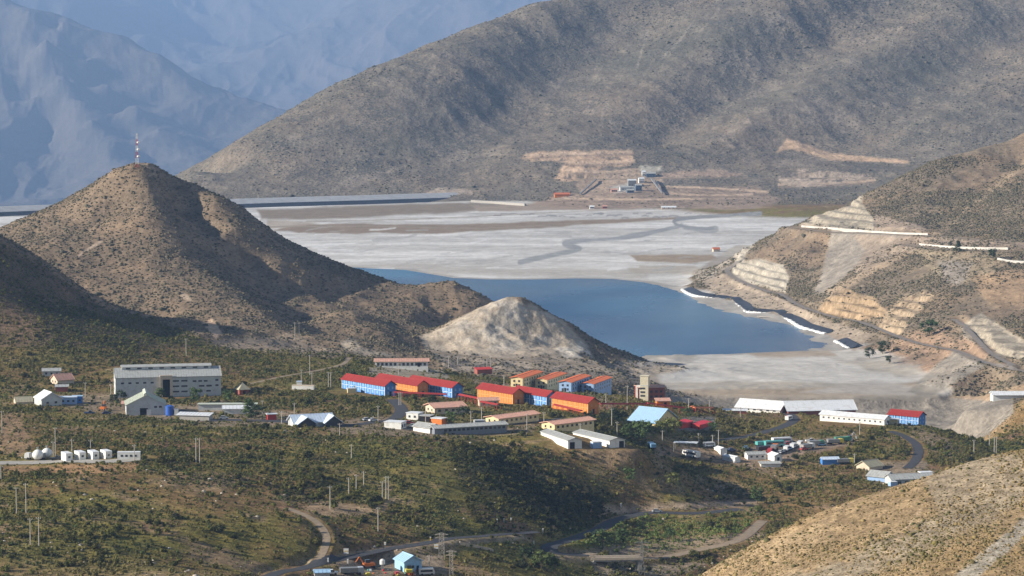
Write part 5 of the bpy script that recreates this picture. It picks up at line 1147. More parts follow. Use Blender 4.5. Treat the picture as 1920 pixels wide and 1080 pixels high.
for (k, px, py, yw, c, lb, d) in [
    ('car', 1477, 784, 60, 'crimson', 'red car driving up the road to the white halls', (1200, 1420)), ('van', 1479, 788, 60, 'white', 'white van following the red car up the road', (1200, 1420)),
    ('car', 768, 795, 10, 'crimson', 'red car parked beside the white flat roofed cabin', (1060, 1280)), ('car', 776, 801, 15, 'white', 'white car in front of the red parked car', (1060, 1280)), ('car', 688, 789, 30, 'silver', 'silver car at the roadside near the twin gabled building', (1060, 1280)), ('car', 700, 790, 30, 'white', 'white car at the roadside behind the silver one', (1060, 1280)),
    ('pickup', 1240, 805, 60, 'silver', 'silver pickup behind the yellow green trees', (1120, 1320)), ('truck', 66, 862, 170, 'white', 'small white truck in front of the two round tanks', (930, 1080)), ('pickup', 106, 863, 5, 'black', 'black pickup between the round tanks and the white cabins', (930, 1080)),
    ('car', 200, 777, 10, 'navy', 'dark blue car parked left of the pale green workshop', (1120, 1290)), ('pickup', 168, 777, 10, 'navy', 'navy pickup left of the dark blue car', (1120, 1290)), ('digger', 194, 770, 80, 'orange', 'orange digger near the workshop', (1120, 1290)),
    ('car', 1232, 961, 5, 'silver', 'silver car on the valley road bend', (1020, 1180)), ('van', 900, 797, 10, 'white', 'white van on the street behind the long grey building', (1060, 1280)), ('car', 420, 786, 5, 'silver', 'silver car on the hall parking area', (1120, 1290))]:
    vehicle(k, lb, px, py, yw, PT[c], d=d)
# ---------------------------------------------------------------- fuel tanks and cabins on the pad at the left
TD = (930, 1080)
for (px, py, lb) in [(71, 863, 'round white storage tank nearest the small white truck'), (88, 860, 'round white storage tank right behind the other tank')]:
    r = empty('storage_tank', at(px, py, *TD)); tag(r, lb, 'tank', 'round white tanks')
    MB().lathe([(.2, .3), (1.3, .5), (2.0, 1.4), (2.15, 2.2), (1.9, 3.1), (1.1, 3.9), (.35, 4.2)], 18).build('shell', WHITE, r, True); MB().lathe([(.35, 4.15), (.35, 4.9), (.5, 4.9), (.5, 5.05)], 10).build('valve', STEEL, r)
    for k in range(4): MB().bar((1.4 * math.cos(k * 1.571 + .7), 1.4 * math.sin(k * 1.571 + .7), -1), (1.3 * math.cos(k * 1.571 + .7), 1.3 * math.sin(k * 1.571 + .7), .9), .1).build('leg', STEEL, r)
for (px, py, lb) in [(124, 865, 'white boxy cabin nearest the round tanks'), (149, 863, 'white boxy cabin second from the round tanks'), (174, 862, 'white boxy cabin second from the long white container'), (198, 861, 'white boxy cabin nearest the long white container')]:
    house('site_cabin', lb, 'cabin', px, py, 6.0, 2.6, 2.7, .1, 118, WHITE, WHR, d=TD, kind='flat', over=.05, group='white cabins on the pad', wins=[('l', 1, 1, .9, .8, 1.1, 1, .2, .8)], door=[('f', 1, .9, 2)])
house('shipping_container', 'long white container at the end of the row of white cabins', 'container', 220, 862, 8.6, 2.5, 2.6, .1, 2, WHITE, WHR, d=TD, kind='flat', over=.03, wins=[('f', 4, 1, .9, .8, 1.1, 1, .1, .9)])
# ---------------------------------------------------------------- hut and scrap at the bottom
BD = (850, 960)
r = house('hut', 'light blue gabled hut among scrap at the bottom of the photo', 'hut', 758, 1074, 7.5, 6.5, 3.6, 1.8, 118, M('light_blue_wall', (.32, .56, .78), .6, dirt=(.3, .4, .48)), BLR, d=BD, over=.5, wins=[('l', 1, 1, 1.0, .9, 1.3, 1, .2, .8)], door=[('l', -1.8, .9, 2)])
r = empty('water_tank', at(717, 1070, *BD)); tag(r, 'white water tank on a stand left of the light blue hut', 'tank'); MB().lathe([(.9, 2.2), (.9, 3.6), (.3, 4.0)], 14).build('shell', WHITE, r); MB().box(-.5, .5, -.5, .5, -1, 2.19).build('stand', STEEL, r)
r = empty('water_tank', at(782, 1066, *BD)); tag(r, 'white domed tank on brick base right of the light blue hut', 'tank'); MB().lathe([(1.3, 1.4), (1.35, 2.2), (1.0, 3.0), (.2, 3.3)], 14).build('shell', WHITE, r, True); MB().lathe([(1.4, -1), (1.4, 1.39)], 14).build('base', BRICK, r)
house('hut', 'blue roofed shed cut off by the bottom edge of the photo', 'shed', 590, 1086, 5, 4, 2.0, .6, 8, GREYW, BLR, d=(830, 930), over=.3)
for (k, px, py, yw, c, lb) in [('digger', 690, 1066, 200, 'orange', 'orange digger left of the light blue hut'), ('digger', 766, 1077, 100, 'lemon', 'yellow digger right in front of the light blue hut'), ('truck', 660, 1078, 10, 'silver', 'grey truck low at the bottom edge of the scrap yard'), ('pickup', 620, 1078, 10, 'white', 'white pickup beside the blue roofed shed at the bottom'), ('van', 800, 1078, 10, 'white', 'white van right of the domed tank at the bottom')]:
    vehicle(k, lb, px, py, yw, PT[c], d=(840, 960))
sc_cols = [PT[q] for q in ('orange', 'lemon', 'silver', 'crimson', 'teal', 'white')] + [WOOD, BRICK]
for i in range(26):
    px, py = RNG.uniform(640, 815), RNG.uniform(1069, 1079); g = at(px, py, 840, 960); mb = MB(); s = RNG.uniform(.4, 1.0)
    if i % 3 == 0: mb.lathe([(s * .5, 0), (s * .55, .4 * s), (s * .5, .9 * s)], 10)
    elif i % 3 == 1: mb.prism([(-s, 0), (s, 0), (s * .8, s * .9), (-s * .6, s)], -s * .6, s * .6)
    else: mb.bar((-s, 0, .1), (s, .2, s * .8), .12); mb.box(-s * .5, s * .5, -s * .4, s * .4, 0, s * .6)
    o = mb.build('scrap_piece', sc_cols[i % 8], None); o.location = (g.x, g.y, g.z); o.rotation_euler = (0, 0, RNG.uniform(0, 6)); tag(o, 'piece of coloured scrap lying on the ground around the light blue hut', 'scrap', 'scrap around the light blue hut')
# road signs and marker posts
def board(label, px, py, h, w_, hh, col, d, yaw=0):
    r = empty('road_sign', at(px, py, *d), math.radians(yaw)); tag(r, label, 'sign')
    MB().bar((0, 0, -1), (0, 0, h), .07).build('post', STEEL, r); MB().box(-w_ / 2, w_ / 2, -.12, -.07, h - hh, h).build('panel', col, r)
    MB().box(-w_ / 2 + .1, w_ / 2 - .1, -.16, -.125, h - hh * .55, h - hh * .42).build('stripe', YELLOW, r)
board('square white sign with yellow stripe beside the dirt track junction', 649, 1044, 2.9, 1.7, 1.9, WHITE, (830, 960)); board('white board sign next to the lattice pylon by the road', 818, 1030, 1.9, 1.5, 1.7, WHITE, (860, 980)); board('narrow white sign on the road verge above the light blue hut', 722, 1030, 2.6, .7, 1.0, WHITE, (840, 960))
for (px, py, lb) in [(615, 1054, 'white marker post at the foot of the dirt track'), (652, 1056, 'white marker post across the road from the square sign'), (807, 1014, 'yellow marker post on the road before the pylon'), (932, 980, 'first white marker post on the shaded valley terrace'), (945, 979, 'second white marker post on the shaded valley terrace'), (958, 978, 'third white marker post on the shaded valley terrace'), (1018, 998, 'white marker post near the orange bare bank'), (1001, 1021, 'white marker post low beside the valley road'), (1164, 950, 'white marker post at the road bend')]:
    r = empty('marker_post', at(px, py, 830, 1200)); tag(r, lb, 'post'); MB().box(-.22, .22, -.22, .22, -1, 1.2).build('post', YELLOW if 'yellow' in lb else WHITE, r); MB().box(-.26, .26, -.26, .26, 1.2, 1.38).build('cap', WHITE, r)
# bridge
A, B = at(1112, 1050, 880, 1060), at(1112, 1050, 880, 1060) + Vector((17, 1.5, 0)); v = (B - A).xy; r = empty('bridge', (A.x, A.y, max(hz(A.x + (B.x - A.x) * t_ / 6, A.y + (B.y - A.y) * t_ / 6) for t_ in range(0, 7)) + .3), math.atan2(v.y, v.x)); tag(r, 'small concrete bridge with pale parapets on the valley road', 'bridge'); L = v.length
MB().box(0, L, -2.2, 2.2, -.6, -.05).build('deck', CONC, r)
for y_ in (-2.2, 2.2): MB().box(-1, L + 1, y_ - .2, y_ + .2, -.04, .9).build('parapet', BEIGE, r)
for x_ in (0, L): MB().box(x_ - .8, x_ + .8, -2, 2, -4, -.62).build('pier', CONC, r)
# ---------------------------------------------------------------- poles
def pole(label, px, py, ytop, d, arm=True, twin=0, th=.20):
    g = at(px, py, *d); h = max(5.0, (py - ytop) / F * g.y)
    r = empty('utility_pole', g); tag(r, label, 'pole', 'wooden utility poles')
    for dx in ((0,) if not twin else (-twin / 2, twin / 2)): MB().bar((dx, 0, -1.5), (dx, 0, h), th, th * .7).build('pole', WOOD, r)
    if arm:
        MB().box(-(.75 + twin / 2), .75 + twin / 2, -.05, .05, h - .65, h - .53).build('crossarm', WOOD, r)
        mb = MB()
        for x_ in (-.65 - twin / 2, 0, .65 + twin / 2): mb.lathe([(.05, h - .5), (.1, h - .4), (.07, h - .22)], 8, (x_, 0))
        mb.build('insulator', WHITE, r)
N1, N2, N3, N4 = (800, 1110), (1080, 1320), (1280, 1620), (1080, 1450)
for (px, py, yt, d, tw, lb) in [
    (31, 962, 912, N1, 0, 'thin pole at the left edge, left one of a spaced pair above the dark bushes'), (49, 962, 905, N1, 0, 'thin pole, right one of the spaced pair above the dark bushes'), (57, 1021, 970, N1, 0, 'pole with no lines, left one of the lower pair near the left edge'), (73, 1023, 968, N1, 0, 'pole of the lower pair near the left edge, standing right of its twin'), (2, 900, 872, N1, 0, 'short pole cut by the left edge below the bare bank'),
    (4, 820, 776, N2, 0, 'tall pole at the left edge above the tanks'), (104, 856, 800, N1, 0, 'tall pole rising behind the black pickup'), (100, 856, 827, N1, 0, 'shorter pole beside the tall pole behind the black pickup'), (135, 850, 823, N1, 0, 'pole behind the row of white boxy cabins, left one'), (170, 848, 824, N1, 0, 'pole behind the row of white boxy cabins, right one'), (252, 864, 833, N1, 0, 'pole in front of the long white container'), (371, 868, 820, N1, 1.4, 'twin pole standing alone on the bare tan slope'),
    (619, 955, 910, N1, 0, 'pole on the bare tan patch above the dirt track'), (654, 926, 895, N1, 0, 'leftmost of three poles in a row climbing the brush'), (668, 919, 889, N1, 0, 'middle of three poles in a row climbing the brush'), (682, 912, 883, N1, 0, 'highest of three poles in a row climbing the brush'), (717, 938, 901, N1, 0, 'shortest of the close group of poles right of the tan patch'), (726, 936, 892, N1, .9, 'twin pole in the close group right of the tan patch'), (659, 862, 833, N1, 0, 'lone pole in the middle of the upper brush slope'), (709, 997, 950, N1, 0, 'tall pole by the road above the narrow white sign'), (805, 1078, 1040, N1, 0, 'pole right of the domed tank at the bottom'),
    (349, 668, 634, N3, 0, 'pole on the green plateau below the dark hill'), (160, 745, 716, N2, 0, 'pole left of the large grey hall'), (208, 742, 720, N2, 0, 'pole at the left corner of the large grey hall'), (553, 636, 604, (1480, 1700), 0, 'pole on the low spur of the cone hill, left one'), (561, 636, 604, (1480, 1700), 0, 'pole on the low spur of the cone hill, right one'), (581, 705, 665, N3, 0, 'pole beside the dirt track over the green belt'), (565, 720, 692, N2, 0, 'pole behind the bluish white cabin'), (585, 724, 698, N2, 0, 'pole behind the white container in the bushes'), (618, 727, 697, N2, 1.2, 'thick twin pole just left of the long blue barracks'),
    (492, 782, 750, N2, 0, 'pole beside the red hut with white door'), (552, 777, 755, N2, 0, 'pole behind the twin gabled building'), (528, 797, 770, N2, 0, 'pole left of the twin gabled building'), (637, 818, 793, N2, 0, 'pole in front of the asphalt yard right of the twin gabled building'), (709, 792, 760, N2, 0, 'pole at the street bend above the white cabins'), (750, 760, 735, N2, .9, 'twin pole in front of the half hidden orange barracks'), (798, 792, 770, N2, 0, 'pole in front of the dark carport'), (883, 800, 770, N2, 0, 'pole behind the long grey building'), (903, 790, 763, N2, 0, 'pole left of the long pink bungalow'), (748, 702, 680, N3, 0, 'pole in front of the long pink roofed building'), (841, 694, 667, N3, 0, 'pole in the shaded gully behind the barracks'), (858, 684, 672, N3, 0, 'short pole in the shaded gully near the red shed'), (913, 700, 670, N3, 0, 'pole at the foot of the pale rock hill, left one'), (920, 700, 668, N3, 0, 'pole at the foot of the pale rock hill, right one'), (945, 727, 703, N4, 0, 'pole left of the first cream dormitory'),
    (988, 808, 775, N2, 0, 'pole in front of the long pink bungalow'), (1020, 795, 772, N2, 0, 'pole between the two long pink bungalows'), (1088, 815, 795, N2, 0, 'pole behind the gap of the white sheds'), (1147, 800, 765, N2, 0, 'tall pole in the dark trees left of the blue roofed hall'), (1157, 818, 790, N2, 0, 'pole between white shed and blue roofed hall'), (1176, 768, 722, N4, 0, 'tall pale pole in front of the brown walled wing'), (1136, 757, 740, N4, 0, 'short pole below the last pale blue dormitory'), (1261, 757, 730, N4, .9, 'twin pole on the bank right of the cream tower'), (1291, 775, 746, N4, 0, 'pole above the small parking area'), (1330, 768, 750, N4, 0, 'pole at the foot of the shaded bank'), (1310, 832, 812, N2, 0, 'pole behind the white bus'), (1347, 840, 805, N2, 0, 'tall pole behind the white cabin with shaded front'), (1336, 838, 815, N2, 0, 'pole left of the tall pole behind the white cabin'), (1242, 827, 810, N2, 0, 'pole among the yellow green trees'), (1388, 782, 765, (1200, 1450), 0, 'pole in front of the low white strip shed'), (1612, 818, 790, (1150, 1350), 0, 'lone pole in the brush below the long white barracks'), (1602, 872, 850, (1120, 1300), 0, 'pole between the yellow truck and the tan roof'), (1826, 850, 824, (1180, 1420), 0, 'pole on the dark bank near the tan slope, left one'), (1866, 850, 818, (1180, 1420), 1.0, 'twin pole on the dark bank near the tan slope'), (1855, 838, 812, (1180, 1420), 0, 'pole farthest back on the dark bank')]:
    pole(lb, px, py, yt, d, True, tw)
# lattice pylons
def pylon(label, px, py, ytop, d, w_, top=.5, col=STEEL, arms=2, name='lattice_pylon', cat='pylon', bands=None):
    g = at(px, py, *d); h = (py - ytop) / F * g.y; r = empty(name, g); tag(r, label, cat)
    n = max(5, int(h / (w_ * 1.1))); th = .07 + h * (.004 if not bands else .0022)
    def c(k, i):
        t_ = k / n; ww = w_ * (1 - t_) + top * t_; s = ((-1, -1), (1, -1), (1, 1), (-1, 1))[i % 4]
        return (s[0] * ww / 2, s[1] * ww / 2, h * t_ - (1.0 if k == 0 else 0))
    groups = [(0, n)] if not bands else [(k * n // bands, (k + 1) * n // bands) for k in range(bands)]
    for gi, (k0, k1) in enumerate(groups):
        mb = MB()
        for k in range(k0, k1):
            for i in range(4):
                mb.bar(c(k, i), c(k + 1, i), th, n=4); mb.bar(c(k, i), c(k + 1, i + 1), th * .6, n=4); mb.bar(c(k + 1, i), c(k + 1, i + 1), th * .6, n=4)
        mb.build('frame', col if not bands else (RED if gi % 2 == 0 else WHITE), r)
    for a in range(arms):
        z_ = h * (.97 - .14 * a); mb = MB(); l_ = w_ * .9 + .6
        mb.bar((-l_, 0, z_), (l_, 0, z_), th, n=4); mb.bar((-l_, 0, z_), (0, 0, z_ + .7), th * .7, n=4); mb.bar((l_, 0, z_), (0, 0, z_ + .7), th * .7, n=4); mb.build('crossarm', col, r)
    return r
pylon('broad lattice pylon by the road next to the white board sign', 828, 1046, 1000, (850, 980), 1.9, 1.5, WOOD); pylon('slim lattice pylon right of the broad one, low in the dark brush', 846, 1082, 1032, (840, 960), 1.3, 1.0, WOOD); pylon('steel lattice pylon standing in the river valley', 1203, 1078, 1014, (850, 1000), 2.2, .4, STEEL, 3)
r = pylon('tall red and white lattice mast on the top of the cone hill', 257, 314, 250, (1800, 2000), 2.0, .7, STEEL, 0, 'radio_mast', 'mast', 6)
for z_ in (8, 13, 18): MB().lathe([(.2, z_ - .7), (1.1, z_ - .5), (1.1, z_ + .5), (.2, z_ + .7)], 12, (1.2, -1.0)).build('dish', WHITE, r)
# ---------------------------------------------------------------- right bank: guard walls and lining of the shore
def ribbon_wall(name, label, cat, pts, d, h, th, material, group=None, back=0.0, step=10):
    c = catmull([tuple(at(*p, *d)) for p in pts], step); V = []; Fs = []
    tg = np.gradient(c[:, :2], axis=0); tg /= np.linalg.norm(tg, axis=1)[:, None] + 1e-9
    for i in range(len(c)):
        nx_, ny_ = -tg[i, 1], tg[i, 0]
        for s, z_ in ((-1, -1.5), (-1, h), (1, h), (1, -1.5)): V.append((c[i, 0] + nx_ * th / 2 * s, c[i, 1] + ny_ * th / 2 * s, c[i, 2] + z_))
    for i in range(len(c) - 1):
        for k in range(4): Fs.append((i * 4 + k, i * 4 + (k + 1) % 4, i * 4 + 4 + (k + 1) % 4, i * 4 + 4 + k))
    Fs += [(0, 1, 2, 3), tuple(4 * (len(c) - 1) + k for k in (3, 2, 1, 0))]
    o = mesh_obj(name, V, Fs, material); tag(o, label, cat, group); return o
GW = 'white guard walls on the right bank'
ribbon_wall('guard_wall', 'long white guard wall along the upper road below the cream cut', 'wall', [(1503, 426), (1560, 430), (1620, 435), (1680, 439), (1740, 441)], (2000, 2600), 1.7, .7, M('guard_white', (.56, .54, .49), .85, noise=.18, scale=.2, dirt=(.36, .31, .25)), GW)
ribbon_wall('guard_wall', 'white guard wall along the middle bench road', 'wall', [(1724, 460), (1765, 464), (1820, 467), (1890, 468)], (1900, 2300), 1.7, .7, M('guard_white', (.56, .54, .49), .85, noise=.18, scale=.2, dirt=(.36, .31, .25)), GW)
ribbon_wall('guard_wall', 'lowest white guard wall cut by the right edge', 'wall', [(1870, 487), (1895, 492), (1935, 494)], (1850, 2200), 1.7, .7, M('guard_white', ()), GW)
ribbon_wall('guard_wall', 'pale parapet along the track before the shaded valley', 'wall', [(862, 1020), (890, 1026), (925, 1034)], (850, 1020), .9, .5, BEIGE)
def liner(label, pts, w_, hh):
    """sheet of dark lining up the bank, white ballast bags along the water"""
    c = catmull([(*onplane(*p), 0) for p in pts], 8); V = []; Fs = []
    tg = np.gradient(c[:, :2], axis=0); tg /= np.linalg.norm(tg, axis=1)[:, None] + 1e-9
    prof = [(-2.5, -1.2), (.6, .4), (w_ * .33, hh * .4), (w_ * .66, hh * .75), (w_, hh), (w_ + 1.5, hh - .3), (w_ + 2, -4)]
    n0 = np.stack([tg[:, 1], -tg[:, 0]], 1); mid = len(c) // 2; q = c[mid, :2] + n0[mid] * 8
    if poly_sd(q[:1], q[1:2], LAKE)[0] > 0: n0 = -n0
    for i in range(len(c)):
        e = min(1.0, .7 + min(i, len(c) - 1 - i) / 6)
        for q, z_ in prof:
            X_, Y_ = c[i, 0] + n0[i, 0] * q * (e if q > 0 else 1), c[i, 1] + n0[i, 1] * q * (e if q > 0 else 1)
            zz = z_ * (e if z_ > 0 else 1)
            if 0 < q <= w_: zz = max(zz, hz(X_, Y_) + .35)
            V.append((X_, Y_, zz))
    n = len(prof)
    for i in range(len(c) - 1):
        for k in range(n - 1): Fs.append((i * n + k, i * n + k + 1, (i + 1) * n + k + 1, (i + 1) * n + k))
    o = mesh_obj('shore_liner', V, Fs, BLK, smooth=False); tag(o, label, 'liner', 'black liners along the shore')
    b_ = MB()
    for i in range(len(c) - 1): b_.bar((c[i, 0], c[i, 1], .5), (c[i + 1, 0], c[i + 1, 1], .5), 1.5 + .25 * math.sin(i * 1.9), n=7)
    b_.build('ballast_bags', BAG, o)
liner('black shore liner with white bags at the narrow upper end of the bank', [(1279, 545), (1288, 551), (1300, 556), (1315, 559), (1329, 561)], 7, 4.0)
liner('longest curved black shore liner with white bags below the bank', [(1331, 561.5), (1352, 564), (1372, 569), (1386, 577), (1394, 584), (1399, 587)], 7, 4.0)
liner('black shore liner with white bags beside the jetty', [(1400, 587.5), (1425, 589.5), (1448, 592), (1462, 597)], 7, 4.0)
liner('black shore liner with white bags below the orange cut', [(1464, 597.5), (1482, 604), (1498, 614), (1522, 622), (1548, 629)], 7, 4.0)
liner('short black liner patch at the near end of the lake', [(1566, 642), (1578, 649), (1592, 657)], 7, 4.0)
A = onplane(1420, 596); r = empty('jetty', (A[0], A[1], 0), math.radians(-28)); tag(r, 'low jetty on piles standing in the water at the bank', 'jetty')
MB().box(0, 24, -1, 1, 1.0, 1.4).build('deck', WOOD, r)
for i in range(6): MB().bar((1 + i * 4.4, 0, -3), (1 + i * 4.4, 0, 1.0), .35).build('pile', WOOD, r)
for (px, py, lb) in [(1338, 472, 'orange roofed building at the far corner of the bank by the tailings')]:
    house('house', lb, 'house', px, py, 7, 5, 2.6, 1.6, 15, BEIGE, ORR, d=(2300, 3000))
for (a, b, lb) in [((1368, 473), (1400, 455), 'pale rock face block at the corner of the bank')]: pass
# ---------------------------------------------------------------- far dam, works on the other shore
def dam(label, pts):
    c = np.array([onplane(*p) for p in pts]); r = empty('far_dam', (0, 0, 0)); tag(r, label, 'dam')
    tg = np.gradient(c, axis=0); tg /= np.linalg.norm(tg, axis=1)[:, None]; nrm = np.stack([-tg[:, 1], tg[:, 0]], 1); nrm *= np.sign(nrm[:, 1])[:, None]
    for nm, prof, mt in [('lined_face', [(0, -6), (0, 1.0), (10, 6.0), (12, 6.0), (12, -6)], BLK), ('crest', [(12.1, -6), (12.1, 6.2), (36, 11.5), (46, 11.5), (46, -6)], M('dam_crest', (.36, .37, .38), .9, scale=.1, noise=.12))]:
        V = []; Fs = []; n = len(prof)
        for i in range(len(c)):
            for q, z_ in prof: V.append((c[i, 0] + nrm[i, 0] * q, c[i, 1] + nrm[i, 1] * q, z_))
        for i in range(len(c) - 1):
            for k in range(n): Fs.append((i * n + k, i * n + (k + 1) % n, (i + 1) * n + (k + 1) % n, (i + 1) * n + k))
        Fs += [tuple(range(n)), tuple(range((len(c) - 1) * n, len(c) * n))[::-1]]
        mesh_obj(nm, V, Fs, mt, r)
dam('long low dam across the far end of the tailings, dark lined face and pale crest', [(440, 392), (560, 388), (700, 384), (880, 378)])
dam('far dam stretch at the left edge, behind the foot of the cone hill', [(-220, 418), (-60, 410), (60, 405), (140, 402)])
ribbon_wall('dam_wall', 'low pale wall turning from the far dam towards the works', 'wall', [(884, 379), (930, 382), (985, 386)], (3200, 4000), 3.2, 3, CONC)
FD = (3500, 4100)
house('plant_building', 'orange roofed building on the far shore left of the works', 'building', 1040, 371, 22, 10, 5, 2, 5, ORNG, ORR, d=FD)
for (px, py, L, W, H, yw, w1, r1, lb) in [(1163, 358, 20, 9, 5, 8, GREYW, GREYR, 'long grey plant building in the works across the lake'), (1178, 350, 12, 8, 9, 8, STEEL, WHR, 'tall pale plant building in the middle of the works'), (1192, 358, 9, 8, 8, 8, M('steel_blue', (.10, .15, .22), .5), GREYR, 'dark blue plant building in the works'), (1198, 344, 8, 6, 7, 8, WHITE, WHR, 'white hopper house on the terrace above the works'), (1212, 333, 14, 7, 6, 5, M('steel_blue', ()), GREYR, 'dark open building at the top terrace of the works'), (1204, 331, 5, 5, 7, 5, WHITE, WHR, 'white silo house at the top terrace of the works'), (1176, 362, 10, 6, 4, 6, M('steel_blue', ()), GREYR, 'low dark shed at the foot of the works'), (1146, 361, 9, 5, 4, 5, PINKR, PINKR, 'small pink shed at the foot of the works'), (1106, 392, 6, 5, 3, 5, WHITE, WHR, 'white shed on the far edge of the tailings'), (1130, 391, 6, 4, 3, 5, BRICK, PINKR, 'small brown shed on the far edge of the tailings'), (1240, 393, 20, 5, 3, 2, BEIGE, WHR, 'pale low shed on the far edge of the tailings')]:
    house('plant_building', lb, 'building', px, py, L, W, H, 1.6, yw, w1, r1, d=FD, over=.4, wins=[('f', 3, 1, 2, 1.6, 1.5, 1, .05, .95)], group='buildings of the works across the lake')
def conveyor(label, a, b, h0, h1):
    A, B = at(*a, *FD), at(*b, *FD); A = A + Vector((0, 0, h0)); B = B + Vector((0, 0, h1)); r = empty('conveyor', A); tag(r, label, 'conveyor', 'conveyors of the works'); D = B - A
    MB().bar((0, 0, 0), D, 1.3, n=4).build('gallery', STEEL, r)
    for t_ in (.3, .7): q = D * t_; MB().bar(q, (q.x, q.y, q.z - 9), .35, n=4).build('trestle', STEEL, r)
conveyor('steep conveyor gallery right of the works', (1221, 340), (1242, 366), 4, 3); conveyor('second conveyor gallery close to the steep one', (1229, 342), (1236, 360), 3, 3); conveyor('conveyor gallery left of the works', (1088, 366), (1118, 340), 2, 3)
# 1 near brush, Y 780..1450
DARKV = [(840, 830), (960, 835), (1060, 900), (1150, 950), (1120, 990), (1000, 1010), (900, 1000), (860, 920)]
VALLEY = [(1040, 985), (1250, 960), (1420, 950), (1420, 1000), (1250, 1036), (1080, 1040)]
TREES_BELT = [(-100, 652), (500, 660), (640, 690), (640, 720), (480, 715), (420, 690), (200, 690), (60, 720), (-100, 720)]
DARKHILL = [(-200, 380), (0, 455), (100, 508), (200, 580), (300, 604), (400, 645), (230, 652), (-200, 652)]
def d_near(X, Y, rs, cs):
    patch = sstep(-.25, .35, fbm(X, Y, 38, 4, 12.0) + .3 * fbm(X, Y, 9, 2, 3.0))
    d = .20 + .60 * patch
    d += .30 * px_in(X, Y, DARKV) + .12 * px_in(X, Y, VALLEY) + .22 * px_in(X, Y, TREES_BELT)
    rgt = sstep(980, 1100, proj(X, Y, hgt(X, Y))[0]); d += .10 * rgt
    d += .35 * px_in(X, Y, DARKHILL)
    return d * (Y > 775) * (1 - sstep(1440, 1500, Y) * (1 - px_in(X, Y, DARKHILL) * (Y < 1560))) * (1 - (Y < 790) * (X > 60))
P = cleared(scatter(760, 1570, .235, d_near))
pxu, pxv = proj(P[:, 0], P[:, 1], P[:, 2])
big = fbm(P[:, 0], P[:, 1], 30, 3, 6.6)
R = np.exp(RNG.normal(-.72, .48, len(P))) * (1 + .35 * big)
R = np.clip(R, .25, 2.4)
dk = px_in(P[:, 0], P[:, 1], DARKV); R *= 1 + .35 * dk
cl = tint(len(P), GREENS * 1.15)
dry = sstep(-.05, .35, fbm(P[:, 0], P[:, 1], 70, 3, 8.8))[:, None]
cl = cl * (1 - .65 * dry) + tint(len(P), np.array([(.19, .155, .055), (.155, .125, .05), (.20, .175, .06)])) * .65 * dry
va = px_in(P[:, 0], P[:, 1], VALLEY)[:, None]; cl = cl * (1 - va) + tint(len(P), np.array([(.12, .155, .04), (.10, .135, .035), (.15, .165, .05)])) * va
cl = cl * (1 - .35 * dk[:, None])  # brush colour darkened in the ravine to deepen its shade
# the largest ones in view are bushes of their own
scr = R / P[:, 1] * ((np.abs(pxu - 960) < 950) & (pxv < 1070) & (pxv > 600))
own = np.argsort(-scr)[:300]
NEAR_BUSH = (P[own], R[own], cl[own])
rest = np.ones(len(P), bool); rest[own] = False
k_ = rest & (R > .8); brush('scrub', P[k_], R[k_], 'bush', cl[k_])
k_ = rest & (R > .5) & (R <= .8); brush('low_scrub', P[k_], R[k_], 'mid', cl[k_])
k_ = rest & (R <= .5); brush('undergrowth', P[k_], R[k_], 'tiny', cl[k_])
# 2 tufts on the tan slope
def d_tan(X, Y, rs, cs):
    return (.5 + 1.9 * sstep(-.1, .4, fbm(X, Y, 14, 3, 3.0)) + .5 * px_in(X, Y, [(1925, 890), (1560, 1085), (1760, 1085), (1925, 960)], 20)) * (Y > 500) * (X > 25)
P = scatter(540, 780, .235, d_tan); R = np.exp(RNG.normal(-1.55, .45, len(P)))
g = sstep(.1, .4, fbm(P[:, 0], P[:, 1], 11, 3, 5.0))[:, None]
cl = tint(len(P), np.array([(.20, .15, .065), (.16, .12, .055), (.11, .10, .045), (.23, .165, .075)])); cl = cl * (1 - g * .6) + tint(len(P), GREENS) * g * .6
brush('slope_tufts', P, R, 'tiny', cl, .9)
# 3 hills
def d_hill(X, Y, rs, cs):
    u, v = proj(X, Y, HZ[rs, cs].ravel())
    d = .17 + .14 * fbm(X, Y, 50, 3, 2.0)
    d = d * np.where(X / Y > .07, 2.3 * sstep(-.45, .10, fbm(X, Y, 70, 3, 5.5)), 1.0)
    d *= 1 - px_in(X, Y, DARKHILL) * (Y < 1560)
    return np.clip(d, .01, 1) * (FLATM[rs, cs].ravel() < .1) * sstep(1440, 1475, Y)
P = scatter(1440, 2750, .225, d_hill); R = np.exp(RNG.normal(-.42, .38, len(P))); cl = tint(len(P), DRYS)
brush('hill_scrub', P, R, 'tiny', cl, .85)
# 4 mid mountain, only the bushes large enough to be made out
def d_mt(X, Y, rs, cs):
    return np.clip(.014 + .034 * fbm(X, Y, 220, 4, 2.5, .6), .002, .06) * (FLATM[rs, cs].ravel() < .1)
P = scatter(3600, 5200, .215, d_mt, 90000); R = np.exp(RNG.normal(.15, .40, len(P))); cl = tint(len(P), DRYS * 1.0)
brush('mountain_scrub', P, R, 'tiny', cl, .8)
print('brush', round(time.time() - T0, 1))
# boulders
def boulder_mesh(seed):
    rr = np.random.default_rng(seed); V, Fq = ico(1); V = V * rr.uniform(.7, 1.15, (len(V), 1)) * rr.uniform(.7, 1.2, 3) * [1, 1, .7]; return V, Fq
BUSH['rock'] = [boulder_mesh(k) for k in range(6)]
def d_rk(X, Y, rs, cs): return .0035 * (1 + 2 * sstep(.1, .5, fbm(X, Y, 45, 3, 21.0))) * (Y > 790) * (Y < 1180)
P = cleared(scatter(790, 1180, .21, d_rk)); R = np.exp(RNG.normal(-.75, .35, len(P)))
o = brush('rubble', P, R, 'rock', tint(len(P), np.array([(.42, .37, .30), (.36, .32, .27), (.50, .45, .38)])))
